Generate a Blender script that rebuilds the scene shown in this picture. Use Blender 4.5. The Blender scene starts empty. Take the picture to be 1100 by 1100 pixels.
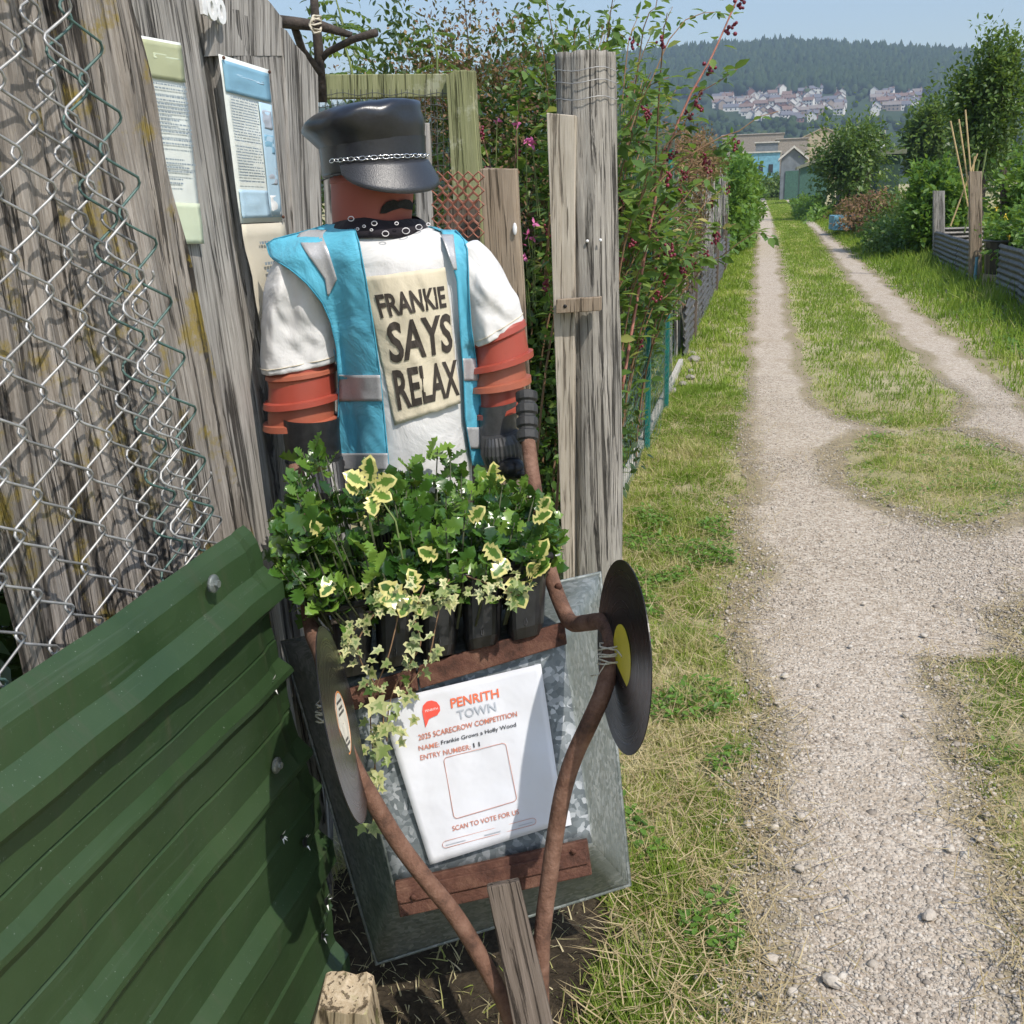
import bpy, bmesh, math, random
import numpy as np
from math import sin, cos, pi, radians, sqrt
from mathutils import Vector, Matrix, noise
random.seed(7); rng = np.random.default_rng(7)
S = bpy.context.scene; COL = S.collection
# ------------------------------------------------------------------ camera
F = 1100.0; PIT = radians(17.47); YAW = radians(13.93); ROL = radians(1.8); HC = 1.6
FW = Vector((-sin(YAW)*cos(PIT), cos(YAW)*cos(PIT), -sin(PIT)))
HR = Vector((cos(YAW), sin(YAW), 0)); HF = Vector((-sin(YAW), cos(YAW), 0)); ZU = Vector((0, 0, 1))
U0 = Vector((-sin(YAW)*sin(PIT), cos(YAW)*sin(PIT), cos(PIT)))
CR = HR*cos(ROL) - U0*sin(ROL); CU = U0*cos(ROL) + HR*sin(ROL)
EYE = Vector((0, 0, HC))
def ray(x, y): return FW + CR*((x-550)/F) + CU*((550-y)/F)
def P(x, y, d): return EYE + ray(x, y)*d
def hit(x, y, q, n):
    r = ray(x, y); return EYE + r*((q-EYE).dot(n)/r.dot(n))
def V(x, y, H): r = ray(x, y); return EYE + r*(H/r.dot(HF))
def VX(x, y, X): return hit(x, y, Vector((X, 0, 0)), Vector((1, 0, 0)))
def VY(x, y, Y): return hit(x, y, Vector((0, Y, 0)), Vector((0, 1, 0)))
def G(x, y, z=0.0): return hit(x, y, Vector((0, 0, z)), ZU)
cam = bpy.data.cameras.new('camera'); co = bpy.data.objects.new('camera', cam); COL.objects.link(co)
cam.sensor_width = 36; cam.sensor_fit = 'HORIZONTAL'; cam.lens = 36.0*F/1100; cam.clip_start = .05; cam.clip_end = 9000
M4 = Matrix((CR, CU, -FW)).transposed().to_4x4(); M4.translation = EYE; co.matrix_world = M4
S.camera = co
# ------------------------------------------------------------------ light
SUN_TRAVEL = Vector((-.46, .38, -.80)).normalized()
w = bpy.data.worlds.new('World'); S.world = w; w.use_nodes = True
nt = w.node_tree; nt.nodes.clear()
sky = nt.nodes.new('ShaderNodeTexSky'); sky.sky_type = 'NISHITA'; sky.sun_disc = False
s = -SUN_TRAVEL
sky.sun_elevation = math.asin(s.z); sky.sun_rotation = math.atan2(s.x, s.y)
sky.air_density = 1.25; sky.dust_density = 1.5; sky.ozone_density = 1.3; sky.altitude = 100
bg = nt.nodes.new('ShaderNodeBackground'); bg.inputs[1].default_value = .15
out = nt.nodes.new('ShaderNodeOutputWorld')
nt.links.new(sky.outputs[0], bg.inputs[0]); nt.links.new(bg.outputs[0], out.inputs[0])
ld = bpy.data.lights.new('sun', 'SUN'); ld.energy = 4.0; ld.angle = radians(.55); ld.color = (1, .94, .85)
lo = bpy.data.objects.new('sun', ld); COL.objects.link(lo); lo.rotation_euler = SUN_TRAVEL.to_track_quat('-Z', 'Y').to_euler()
S.view_settings.view_transform = 'Standard'; S.view_settings.look = 'None'; S.view_settings.exposure = 0.30; S.view_settings.gamma = 1
S.render.engine = 'CYCLES'
cy = S.cycles; cy.use_denoising = True; cy.max_bounces = 6; cy.diffuse_bounces = 3; cy.glossy_bounces = 3
cy.transmission_bounces = 4; cy.transparent_max_bounces = 6; cy.volume_bounces = 0; cy.use_adaptive_sampling = True; cy.adaptive_threshold = .02
cy.sample_clamp_indirect = 6
# ------------------------------------------------------------------ materials
class NT:
    def __init__(s, name):
        s.m = bpy.data.materials.new(name); s.m.use_nodes = True; s.t = s.m.node_tree; s.t.nodes.clear()
        s.out = s.n('OutputMaterial'); s.b = s.n('BsdfPrincipled'); s.l(s.b.outputs[0], s.out.inputs[0])
    def n(s, k, **kw):
        x = s.t.nodes.new('ShaderNode'+k)
        for a, v in kw.items(): setattr(x, a, v)
        return x
    def l(s, a, b): s.t.links.new(a, b)
    def coord(s, sc=(1, 1, 1), kind='Object'):
        c = s.n('TexCoord'); m = s.n('Mapping'); m.inputs['Scale'].default_value = sc
        s.l(c.outputs[kind], m.inputs[0]); return m.outputs[0]
    def noise(s, vec, scale, det=6, rough=.6, dist=0):
        x = s.n('TexNoise'); x.inputs['Scale'].default_value = scale; x.inputs['Detail'].default_value = det
        x.inputs['Roughness'].default_value = rough; x.inputs['Distortion'].default_value = dist
        s.l(vec, x.inputs['Vector']); return x.outputs[0]
    def ramp(s, fac, stops, interp='LINEAR'):
        x = s.n('ValToRGB'); x.color_ramp.interpolation = interp
        e = x.color_ramp.elements
        while len(e) < len(stops): e.new(.5)
        for i, (p_, c) in enumerate(stops):
            e[i].position = p_; e[i].color = (*c, 1) if not isinstance(c, (int, float)) else (c, c, c, 1)
        s.l(fac, x.inputs[0]); return x.outputs[0]
    def mix(s, fac, a, b, mode='MIX'):
        x = s.n('Mix', data_type='RGBA', blend_type=mode)
        for v, k in ((fac, 0), (a, 6), (b, 7)):
            if isinstance(v, (int, float)): x.inputs[k].default_value = v
            elif isinstance(v, tuple): x.inputs[k].default_value = (*v, 1)
            else: s.l(v, x.inputs[k])
        return x.outputs[2]
    def math(s, op, a, b=0.0):
        x = s.n('Math', operation=op)
        for i, v in enumerate((a, b)):
            if isinstance(v, (int, float)): x.inputs[i].default_value = v
            else: s.l(v, x.inputs[i])
        return x.outputs[0]
    def bump(s, h, st=.5, d=.01, prev=None):
        x = s.n('Bump'); x.inputs['Strength'].default_value = st; x.inputs['Distance'].default_value = d
        s.l(h, x.inputs['Height'])
        if prev is not None: s.l(prev, x.inputs['Normal'])
        return x.outputs[0]
    def fin(s, col=None, rough=.7, nrm=None, metal=0, spec=None, **kw):
        b = s.b
        if col is not None:
            if isinstance(col, tuple): b.inputs['Base Color'].default_value = (*col, 1)
            else: s.l(col, b.inputs['Base Color'])
        if isinstance(rough, (int, float)): b.inputs['Roughness'].default_value = rough
        else: s.l(rough, b.inputs['Roughness'])
        if isinstance(metal, (int, float)): b.inputs['Metallic'].default_value = metal
        else: s.l(metal, b.inputs['Metallic'])
        if spec is not None: b.inputs['Specular IOR Level'].default_value = spec
        if nrm is not None: s.l(nrm, b.inputs['Normal'])
        for k, v in kw.items(): b.inputs[k.replace('_', ' ')].default_value = v
        return s.m
def wood(name, dark, mid, light, lichen=None, lich=0.0, fine=1.0, depth=.006, knots=True):
    t = NT(name); c = t.coord((42*fine, 42*fine, 1.6)); c2 = t.coord((190*fine, 190*fine, 6)); c3 = t.coord((1, 1, 1))
    c4 = t.coord((620*fine, 620*fine, 14)); n4 = t.noise(c4, 1, 4, .7, .1); n1 = t.noise(c, 1, 7, .65, .6); n2 = t.noise(c2, 1, 5, .6, .2); n3 = t.noise(c3, 5, 5, .6)
    f = t.math('ADD', t.math('MULTIPLY', n1, .42), t.math('ADD', t.math('MULTIPLY', n2, .33), t.math('MULTIPLY', n4, .25)))
    col = t.ramp(f, [(.36, dark), (.46, mid), (.60, light)])
    crack = t.math('MULTIPLY', t.ramp(n1, [(.385, 0.0), (.44, 1.0)]), t.ramp(t.noise(t.coord((120*fine, 120*fine, 2.2)), 1, 3, .6, .4), [(.385, 0.15), (.415, 1.0)]))
    col = t.mix(crack, tuple(v*.45 for v in dark), col)
    col = t.mix(t.ramp(n3, [(.35, .0), (.7, .55)]), col, tuple(v*.8 for v in mid))
    if lichen:
        ln = t.noise(c3, 9, 8, .7); col = t.mix(t.math('MULTIPLY', t.ramp(ln, [(.55-lich*.2, 0.0), (.62-lich*.1, 1.0)]), .75), col, lichen)
    h = t.math('ADD', t.math('MULTIPLY', f, .7), t.math('MULTIPLY', crack, .6))
    return t.fin(col, .88, t.bump(h, 1.0, depth), spec=.2)
def plain(name, col, rough=.5, nz=0.0, scale=30, bump=0.0, bd=.003, metal=0, var=.25, spec=None, **kw):
    t = NT(name); c = t.coord(); n = t.noise(c, scale, 6, .6)
    cc = t.mix(t.ramp(n, [(.3, 0.0), (.7, 1.0)]), tuple(v*(1-var) for v in col), tuple(min(1, v*(1+var)) for v in col))
    return t.fin(cc, rough, t.bump(n, bump, bd) if bump else None, metal=metal, spec=spec, **kw)
def leafmat(name, stops, gloss=.45, trans=.35, edge=None, spec=.5):
    t = NT(name); a = t.n('Attribute', attribute_name='rnd'); col = t.ramp(a.outputs['Fac'], stops)
    if edge:
        e = t.n('Attribute', attribute_name='edge'); v = t.n('Attribute', attribute_name='var')
        nz = t.noise(t.coord(), 60, 3, .5)
        k = t.math('MULTIPLY', t.ramp(t.math('ADD', e.outputs['Fac'], t.math('MULTIPLY', nz, .5)), [(.62, 0.0), (.76, 1.0)]), v.outputs['Fac'])
        col = t.mix(k, col, edge)
    t.fin(col, gloss, spec=spec)
    tr = t.n('BsdfTranslucent'); t.l(t.mix(.5, col, (.35, .5, .06), 'MIX'), tr.inputs[0])
    ms = t.n('MixShader'); ms.inputs[0].default_value = trans
    t.l(t.b.outputs[0], ms.inputs[1]); t.l(tr.outputs[0], ms.inputs[2]); t.l(ms.outputs[0], t.out.inputs[0])
    return t.m
M = {}
M['old_wood'] = wood('weathered grey board', (.07, .064, .058), (.265, .248, .226), (.50, .475, .44))
M['sleeper'] = wood('rough split timber', (.035, .03, .026), (.23, .20, .17), (.52, .47, .42), (.30, .22, .03), .05, .8, .016)
M['post_wood'] = wood('grey pole timber', (.065, .06, .053), (.27, .25, .22), (.48, .45, .40), None, 0, 1, .01)
M['green_wood'] = wood('algae stained timber', (.11, .12, .05), (.24, .25, .12), (.36, .36, .20), (.42, .42, .3), .02)
M['pale_wood'] = wood('bleached batten', (.20, .16, .12), (.45, .39, .31), (.62, .56, .47), None, 0, .8, .003)
M['brown_wood'] = wood('brown picket', (.13, .10, .07), (.29, .225, .16), (.40, .32, .24))
M['dark_wood'] = wood('dark plank', (.045, .035, .028), (.12, .095, .075), (.21, .17, .14))
M['stump'] = wood('cut stake', (.17, .12, .07), (.36, .28, .18), (.52, .43, .31), (.2, .22, .05), .06, .7)
M['twig'] = plain('bark', (.055, .043, .035), .9, scale=60, bump=1, bd=.004, var=.5)
M['stem_green'] = plain('green stem', (.13, .17, .05), .7, scale=20)
M['holly_stem'] = plain('dark green twig', (.05, .06, .025), .7, scale=20)
M['stem_brown'] = plain('dry stem', (.22, .13, .07), .8, scale=20)
M['cane'] = plain('bamboo', (.45, .33, .16), .6, scale=20)
M['wire'] = plain('galvanised wire', (.38, .38, .375), .45, metal=.4, scale=50, var=.3)
M['wire_green'] = plain('green coated wire', (.07, .13, .115), .5, scale=50, var=.3)
M['wire_dark'] = plain('dark wire', (.07, .075, .07), .6, scale=50)
M['teal'] = plain('teal metal', (.01, .15, .13), .45, scale=30)
def greensheet():
    t = NT('green painted sheet'); c = t.coord(); n = t.noise(c, 4, 6, .6); n2 = t.noise(c, 220, 2, .5)
    st = t.noise(t.coord((40, .8, 40)), 3, 4, .6)
    col = t.mix(t.ramp(n, [(.3, 0.0), (.7, 1.0)]), (.022, .048, .017), (.033, .064, .023))
    col = t.mix(t.ramp(n2, [(.72, 0.0), (.76, .7)]), col, (.22, .26, .22))
    col = t.mix(t.ramp(st, [(.60, 0.0), (.75, .3)]), col, (.09, .12, .09))
    sc_ = t.noise(t.coord((9, 160, 160)), 1, 3, .6, 1.5); col = t.mix(t.ramp(sc_, [(.70, 0.0), (.73, .6)]), col, (.16, .19, .15))
    dr = t.noise(t.coord((2, 14, 2.2)), 2, 6, .7); col = t.mix(t.ramp(dr, [(.55, 0.0), (.72, .55)]), col, (.055, .06, .035))
    return t.fin(col, t.ramp(n, [(.3, .38), (.7, .55)]), t.bump(n, .25, .01), spec=.5)
M['green_sheet'] = greensheet()
def galv(name, a, b, cc, rusty=0):
    t = NT(name); c = t.coord(); v = t.n('TexVoronoi'); v.inputs['Scale'].default_value = 105
    nz = t.n('TexNoise'); nz.inputs['Scale'].default_value = 40; t.l(c, nz.inputs[0])
    vm = t.n('Vector' + 'Math', operation='MULTIPLY_ADD'); vm.inputs[1].default_value = (.02, .02, .02)
    t.l(nz.outputs[1], vm.inputs[0]); t.l(c, vm.inputs[2]); t.l(vm.outputs[0], v.inputs['Vector'])
    f = t.n('SeparateColor'); t.l(v.outputs['Color'], f.inputs[0])
    col = t.ramp(f.outputs[0], [(.1, a), (.55, b), (.95, cc)])
    n = t.noise(c, 7, 6, .65)
    col = t.mix(t.ramp(n, [(.45, 0.0), (.62, .8)]), col, a)
    if rusty: col = t.mix(t.ramp(t.noise(c, 11, 7, .7), [(.6-rusty, 0.0), (.7-rusty, .9)]), col, (.12, .05, .028))
    return t.fin(col, t.ramp(f.outputs[1], [(0, .42), (1, .65)]), t.bump(n, .3, .006), metal=.35)
M['galv'] = galv('spangled galvanised steel', (.13, .15, .16), (.20, .225, .235), (.46, .48, .50))
M['galv_side'] = galv('dull galvanised steel', (.14, .16, .15), (.20, .22, .21), (.28, .30, .29))
M['corr'] = galv('weathered corrugated iron', (.075, .07, .068), (.115, .11, .108), (.17, .165, .16))
def rustm(name, a, b, c3):
    t = NT(name); c = t.coord(); n = t.noise(c, 25, 8, .7); n2 = t.noise(c, 160, 3, .6)
    col = t.ramp(n, [(.3, a), (.5, b), (.72, c3)])
    return t.fin(col, .8, t.bump(t.math('ADD', n, n2), .7, .003), spec=.3)
M['rust'] = rustm('rusted iron', (.035, .018, .013), (.10, .044, .030), (.17, .09, .06))
M['rust_tube'] = rustm('rusted tube', (.05, .028, .02), (.15, .078, .052), (.24, .14, .10))
M['rust_bright'] = rustm('orange rust', (.16, .06, .04), (.30, .12, .08), (.38, .2, .15))
M['black_plastic'] = plain('black plastic', (.018, .018, .019), .38, scale=60, bump=.15, var=.4)
M['grey_plastic'] = plain('dark grey plastic', (.05, .05, .052), .35, scale=80, bump=.1)
M['rubber'] = plain('rubber', (.025, .025, .025), .62, scale=60, bump=.3, var=.4)
M['pot_red'] = plain('red terracotta plastic', (.33, .062, .040), .38, scale=8, var=.12, bump=.05)
M['pot_orange'] = plain('faded terracotta plastic', (.36, .105, .06), .45, scale=8, var=.14, bump=.05)
M['pot_head'] = plain('brown red plastic', (.30, .075, .052), .55, scale=6, var=.12, bump=.05)
M['leather'] = plain('black leatherette', (.012, .014, .02), .3, scale=160, bump=.25, bd=.001, var=.3, spec=.7)
M['leather_visor'] = plain('grained leatherette visor', (.02, .021, .025), .36, scale=420, bump=.8, bd=.001, var=.5, spec=.8)
M['chrome'] = plain('chrome chain', (.75, .75, .76), .2, metal=1, scale=30, var=.1)
M['felt'] = plain('black felt', (.016, .015, .014), .95, scale=200, bump=.5)
def cloth(name, col, rough=.9, fine=900, var=.06, crease=.35):
    t = NT(name); c = t.coord(); n = t.noise(c, 9, 5, .55, .6); f = t.noise(c, fine, 2, .5)
    cc = t.mix(t.ramp(n, [(.3, 0.0), (.7, 1.0)]), tuple(v*(1-var) for v in col), col)
    b = t.bump(n, crease, .03); return t.fin(cc, rough, t.bump(f, .15, .001, b), spec=.2, Sheen_Weight=.1)
M['shirt'] = cloth('white cotton', (.66, .65, .64))
M['panel'] = cloth('cream calico', (.64, .57, .43), var=.1, crease=.25)
M['ink'] = plain('dark brown paint', (.042, .033, .026), .85, scale=60, var=.3)
M['vest'] = cloth('cyan polyester', (.11, .44, .60), .55, 1400, .1, .5)
M['reflective'] = plain('grey reflective tape', (.42, .42, .43), .4, scale=300, var=.12, bump=.1, metal=.2)
M['bandana'] = cloth('black bandana cotton', (.022, .018, .024), .85, 900, .2)
M['white_print'] = plain('white print', (.72, .70, .72), .8)
def paperm(name, col, r=.45):
    t = NT(name); c = t.coord(); n = t.noise(c, 6, 4, .5)
    cc = t.mix(t.ramp(n, [(.35, 0.0), (.65, 1.0)]), tuple(v*.95 for v in col), col)
    return t.fin(cc, r, t.bump(n, .4, .02), spec=.4)
M['paper'] = paperm('laminated white paper', (.66, .67, .71), .3)
M['paper_cream'] = paperm('aged paper', (.62, .57, .46), .6)
M['paper_pale'] = paperm('poster white', (.74, .77, .72), .45)
M['poster_blue'] = paperm('faded blue print', (.22, .42, .55)); M['poster_sky'] = paperm('pale blue print', (.45, .62, .74))
M['poster_green'] = paperm('faded olive print', (.44, .46, .28)); M['poster_lime'] = paperm('pale lime print', (.62, .68, .50))
M['poster_text'] = plain('faded grey print', (.25, .30, .34), .6)
M['ink_orange'] = plain('orange print', (.75, .17, .08), .4, var=.05); M['ink_red'] = plain('red logo print', (.78, .09, .06), .4, var=.05)
M['ink_grey'] = plain('grey print', (.42, .45, .50), .4, var=.05); M['ink_black'] = plain('black print', (.05, .05, .06), .4, var=.05)
M['ink_rose'] = plain('muted orange print', (.55, .20, .13), .4, var=.05)
def vinylm():
    t = NT('black vinyl'); c = t.n('TexCoord'); s_ = t.n('SeparateXYZ'); t.l(c.outputs['Object'], s_.inputs[0])
    r = t.math('SQRT', t.math('ADD', t.math('MULTIPLY', s_.outputs[0], s_.outputs[0]), t.math('MULTIPLY', s_.outputs[1], s_.outputs[1])))
    g = t.math('SINE', t.math('MULTIPLY', r, 2600)); tr = t.noise(t.n('CombineXYZ').outputs[0], 1)
    cb = t.n('CombineXYZ'); t.l(r, cb.inputs[0]); band = t.noise(cb.outputs[0], 220, 2, .5)
    return t.fin((.012, .012, .013), t.ramp(band, [(.3, .24), (.7, .36)]), t.bump(g, .08, .0004), spec=.25)
M['vinyl'] = vinylm()
M['label_yellow'] = plain('yellow label', (.68, .55, .04), .5, var=.06); M['label_white'] = plain('cream label', (.72, .68, .58), .5); M['label_orange'] = plain('orange label ring', (.65, .23, .06), .5)
M['string'] = plain('string', (.55, .50, .40), .9, scale=200, bump=.6)
M['white_plastic'] = plain('white plastic', (.75, .75, .74), .5)
M['concrete'] = plain('pale concrete', (.42, .40, .36), .9, scale=40, bump=.5)
# leaves
M['holly'] = leafmat('holly leaf', [(0, (.018, .058, .010)), (.5, (.055, .135, .020)), (1, (.17, .29, .045))], .24, .22, (.70, .64, .24), .6)
M['ivy'] = leafmat('ivy leaf', [(0, (.06, .12, .03)), (.5, (.13, .20, .05)), (1, (.24, .30, .09))], .45, .25, (.60, .57, .28))
M['grass'] = leafmat('grass blade', [(0, (.15, .24, .03)), (.42, (.26, .36, .06)), (.60, (.40, .44, .11)), (.70, (.60, .52, .27)), (1, (.76, .66, .42))], .6, .45, spec=.2)
M['grass_lush'] = leafmat('lush grass blade', [(0, (.13, .22, .025)), (.5, (.23, .33, .045)), (.75, (.36, .42, .085)), (1, (.58, .50, .26))], .6, .42, spec=.2)
M['clover'] = leafmat('low leaf', [(0, (.07, .16, .02)), (1, (.15, .28, .04))], .5, .3)
M['straw'] = leafmat('straw', [(0, (.28, .20, .10)), (1, (.55, .45, .27))], .7, .2, spec=.2)
M['leaf_mid'] = leafmat('mid green leaf', [(0, (.045, .09, .02)), (.6, (.085, .15, .03)), (1, (.17, .24, .05))])
M['leaf_bright'] = leafmat('bright green leaf', [(0, (.06, .14, .02)), (.6, (.11, .22, .03)), (1, (.20, .33, .05))], .5, .4)
M['leaf_dark'] = leafmat('dark green leaf', [(0, (.02, .045, .014)), (.6, (.04, .078, .022)), (1, (.09, .13, .035))], .4, .25)
M['leaf_shrub'] = leafmat('honeysuckle leaf', [(0, (.05, .11, .025)), (.6, (.10, .19, .04)), (.88, (.19, .27, .06)), (1, (.42, .36, .12))], .5, .38)
M['leaf_dry'] = leafmat('brown dry leaf', [(0, (.07, .045, .03)), (.6, (.17, .10, .06)), (1, (.28, .19, .11))], .8, .2, spec=.1)
M['leaf_red'] = leafmat('reddish seed heads', [(0, (.12, .06, .05)), (.6, (.20, .12, .07)), (1, (.30, .22, .12))], .8, .2, spec=.1)
M['leaf_far'] = leafmat('far foliage', [(0, (.020, .040, .014)), (.6, (.035, .062, .020)), (1, (.065, .09, .03))], .8, .1, spec=.1)
M['berry'] = plain('dark red berry', (.16, .012, .03), .4); M['pink'] = plain('pink petal', (.62, .16, .36), .7); M['yellow'] = plain('yellow petal', (.75, .55, .05), .7)
M['petal_white'] = plain('white petal', (.75, .75, .7), .7)
# ------------------------------------------------------------------ object helpers
def link(name, me, mat=None, parent=None, smooth=False):
    o = bpy.data.objects.new(name, me); COL.objects.link(o)
    if mat is not None: me.materials.append(M[mat] if isinstance(mat, str) else mat)
    if smooth: me.polygons.foreach_set('use_smooth', [True]*len(me.polygons))
    if parent is not None: adopt(o, parent)
    return o
def adopt(o, p_):
    o.parent = p_; o.matrix_parent_inverse = wm(p_).inverted()
def wm(o):
    m = o.matrix_basis.copy()
    if o.parent is not None: m = wm(o.parent) @ o.matrix_parent_inverse @ m
    return m
def tag(o, label=None, cat=None, group=None, kind=None):
    for k, v in (('label', label), ('category', cat), ('group', group), ('kind', kind)):
        if v: o[k] = v
    return o
def empty(name, loc, label=None, cat=None, group=None):
    o = bpy.data.objects.new(name, None); COL.objects.link(o); o.location = loc; o.empty_display_size = .05
    return tag(o, label, cat, group)
def kids(o, allo=None): return [c for c in COL.objects if c.parent is o]
def copy_thing(o, move, label=None, scale=1.0, rz=0.0):
    pairs = {}
    def rec(a, par):
        c = a.copy(); COL.objects.link(c)
        if par is not None: c.parent = par
        for ch in list(a.children): rec(ch, c)
        return c
    c = rec(o, None); c.location = move; c.scale = (scale,)*3; c.rotation_euler = (0, 0, rz)
    if label: c['label'] = label
    return c
class MB:
    def __init__(s): s.v = []; s.f = []
    def add(s, vs, fs):
        b = len(s.v); s.v += [tuple(q) for q in vs]; s.f += [tuple(b+i for i in f) for f in fs]; return s
    def box(s, c, size, m=None):
        c = Vector(c); x, y, z = (v/2 for v in size)
        q = [Vector((i*x, j*y, k*z)) for i in (-1, 1) for j in (-1, 1) for k in (-1, 1)]
        q = [(m @ a if m else a)+c for a in q]
        return s.add(q, [(0, 1, 3, 2), (4, 6, 7, 5), (0, 4, 5, 1), (2, 3, 7, 6), (0, 2, 6, 4), (1, 5, 7, 3)])
    def tube(s, pts, r, n=8, cap=True, closed=False):
        pts = [Vector(q) for q in pts]; N = len(pts); rr = r if isinstance(r, (list, tuple)) else [r]*N
        up = Vector((0, 0, 1)); fr = None; b = len(s.v)
        for i, q in enumerate(pts):
            if closed: t = pts[(i+1) % N]-pts[i-1]
            else: t = pts[min(i+1, N-1)]-pts[max(i-1, 0)]
            t = t.normalized() if t.length > 1e-9 else Vector((0, 0, 1))
            if fr is None:
                a = up if abs(t.z) < .9 else Vector((1, 0, 0)); fr = t.cross(a).normalized()
            else:
                fr = (fr - t*fr.dot(t)); fr = fr.normalized() if fr.length > 1e-6 else t.orthogonal().normalized()
            g = t.cross(fr)
            for k in range(n):
                a = 2*pi*k/n; s.v.append(tuple(q+(fr*cos(a)+g*sin(a))*rr[i]))
        for i in range(N if closed else N-1):
            j = (i+1) % N
            for k in range(n): s.f.append((b+i*n+k, b+i*n+(k+1) % n, b+j*n+(k+1) % n, b+j*n+k))
        if cap and not closed:
            s.f.append(tuple(b+k for k in reversed(range(n)))); s.f.append(tuple(b+(N-1)*n+k for k in range(n)))
        return s
    def loft(s, rings, closed=True, cap0=False, cap1=False):
        b = len(s.v); n = len(rings[0])
        for r in rings: s.v += [tuple(q) for q in r]
        for i in range(len(rings)-1):
            for k in range(n if closed else n-1):
                s.f.append((b+i*n+k, b+i*n+(k+1) % n, b+(i+1)*n+(k+1) % n, b+(i+1)*n+k))
        if cap0: s.f.append(tuple(b+k for k in reversed(range(n))))
        if cap1: s.f.append(tuple(b+(len(rings)-1)*n+k for k in range(n)))
        return s
    def prism(s, poly, off):
        off = Vector(off); a = [Vector(q) for q in poly]; n = len(a)
        vs = a+[q+off for q in a]
        return s.add(vs, [tuple(range(n)), tuple(reversed(range(n, 2*n)))]+[(i, i+n, (i+1) % n+n, (i+1) % n) for i in range(n)])
    def ball(s, c, r, n=8, m=5, sq=(1, 1, 1)):
        c = Vector(c); rings = [[c+Vector((r*sq[0]*sin(pi*j/m)*cos(2*pi*k/n), r*sq[1]*sin(pi*j/m)*sin(2*pi*k/n), r*sq[2]*cos(pi*j/m))) for k in range(n)] for j in range(1, m)]
        b = len(s.v); s.loft(rings); s.v += [tuple(c+Vector((0, 0, r*sq[2]))), tuple(c-Vector((0, 0, r*sq[2])))]
        t = len(s.v)-2
        for k in range(n):
            s.f.append((t, b+(k+1) % n, b+k)) ; e = b+(m-2)*n; s.f.append((t+1, e+k, e+(k+1) % n))
        return s
    def build(s, name, mat, parent=None, smooth=False, fix=True, bevel=0, solid=0, sub=0, origin=None, orient=None):
        me = bpy.data.meshes.new(name)
        if origin is not None:
            mw = (orient.to_4x4() if orient is not None else Matrix.Identity(4)); mw.translation = origin; inv = mw.inverted()
            vs = [tuple(inv @ Vector(q)) for q in s.v]
        else: vs = s.v; mw = None
        me.from_pydata(vs, [], s.f)
        if fix:
            bm = bmesh.new(); bm.from_mesh(me); bmesh.ops.recalc_face_normals(bm, faces=bm.faces); bm.to_mesh(me); bm.free()
        me.update(); o = bpy.data.objects.new(name, me); COL.objects.link(o); me.materials.append(M[mat])
        if mw is not None: o.matrix_world = mw
        if smooth: me.polygons.foreach_set('use_smooth', [True]*len(me.polygons))
        if parent is not None:
            o.parent = parent; o.matrix_parent_inverse = wm(parent).inverted()
        if solid:
            d = o.modifiers.new('s', 'SOLIDIFY'); d.thickness = solid; d.offset = 0
        if sub:
            d = o.modifiers.new('u', 'SUBSURF'); d.levels = sub; d.render_levels = sub
        if bevel:
            d = o.modifiers.new('b', 'BEVEL'); d.width = bevel; d.segments = 2; d.limit_method = 'ANGLE'
        return o
def fastmesh(name, V_, faces_k, nf, mat, parent=None, attrs=None, smooth=False):
    """V_ (n,3) array; faces_k flat index array with constant size nf"""
    me = bpy.data.meshes.new(name); V_ = np.asarray(V_, np.float32); idx = np.asarray(faces_k, np.int32).ravel()
    me.vertices.add(len(V_)); me.vertices.foreach_set('co', V_.ravel())
    me.loops.add(len(idx)); me.loops.foreach_set('vertex_index', idx)
    k = len(idx)//nf; me.polygons.add(k); me.polygons.foreach_set('loop_start', np.arange(0, len(idx), nf, dtype=np.int32))
    me.update(calc_edges=True)
    for an, av in (attrs or {}).items():
        a = me.attributes.new(an, 'FLOAT', 'POINT'); a.data.foreach_set('value', np.asarray(av, np.float32).ravel())
    if smooth: me.polygons.foreach_set('use_smooth', np.ones(k, dtype=bool))
    return link(name, me, mat, parent)
def norm(a): return a/np.maximum(np.linalg.norm(a, axis=1, keepdims=True), 1e-9)
def scatter(name, tv, tf, pos, dirs, ups, scale, rnd, mat, parent=None, edge=None, var=None, smooth=False, width=None):
    """tv template verts (k,3) (y = length, z = normal), tf triangles"""
    tv = np.asarray(tv, float); tf = np.asarray(tf, int); N = len(pos); k = len(tv)
    y = norm(np.asarray(dirs, float)); z = np.asarray(ups, float); x = norm(np.cross(y, z)+1e-7); z = np.cross(x, y)
    sc = np.asarray(scale, float).reshape(N, 1, 1); wd = sc if width is None else np.asarray(width, float).reshape(N, 1, 1)
    Vv = pos[:, None, :] + (x[:, None, :]*tv[None, :, 0:1])*wd + (y[:, None, :]*tv[None, :, 1:2])*sc + (z[:, None, :]*tv[None, :, 2:3])*sc
    Fi = (tf[None] + (np.arange(N)*k)[:, None, None]).reshape(-1, tf.shape[1])
    at = {'rnd': np.repeat(rnd, k)}
    if edge is not None: at['edge'] = np.tile(edge, N); at['var'] = np.repeat(var, k)
    return fastmesh(name, Vv.reshape(-1, 3), Fi, tf.shape[1], mat, parent, at, smooth)
LEAF = ([(0, 0, 0), (-.27, .45, .07), (0, 1, -.04), (.27, .45, .07)], [(0, 3, 2), (0, 2, 1)])
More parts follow.
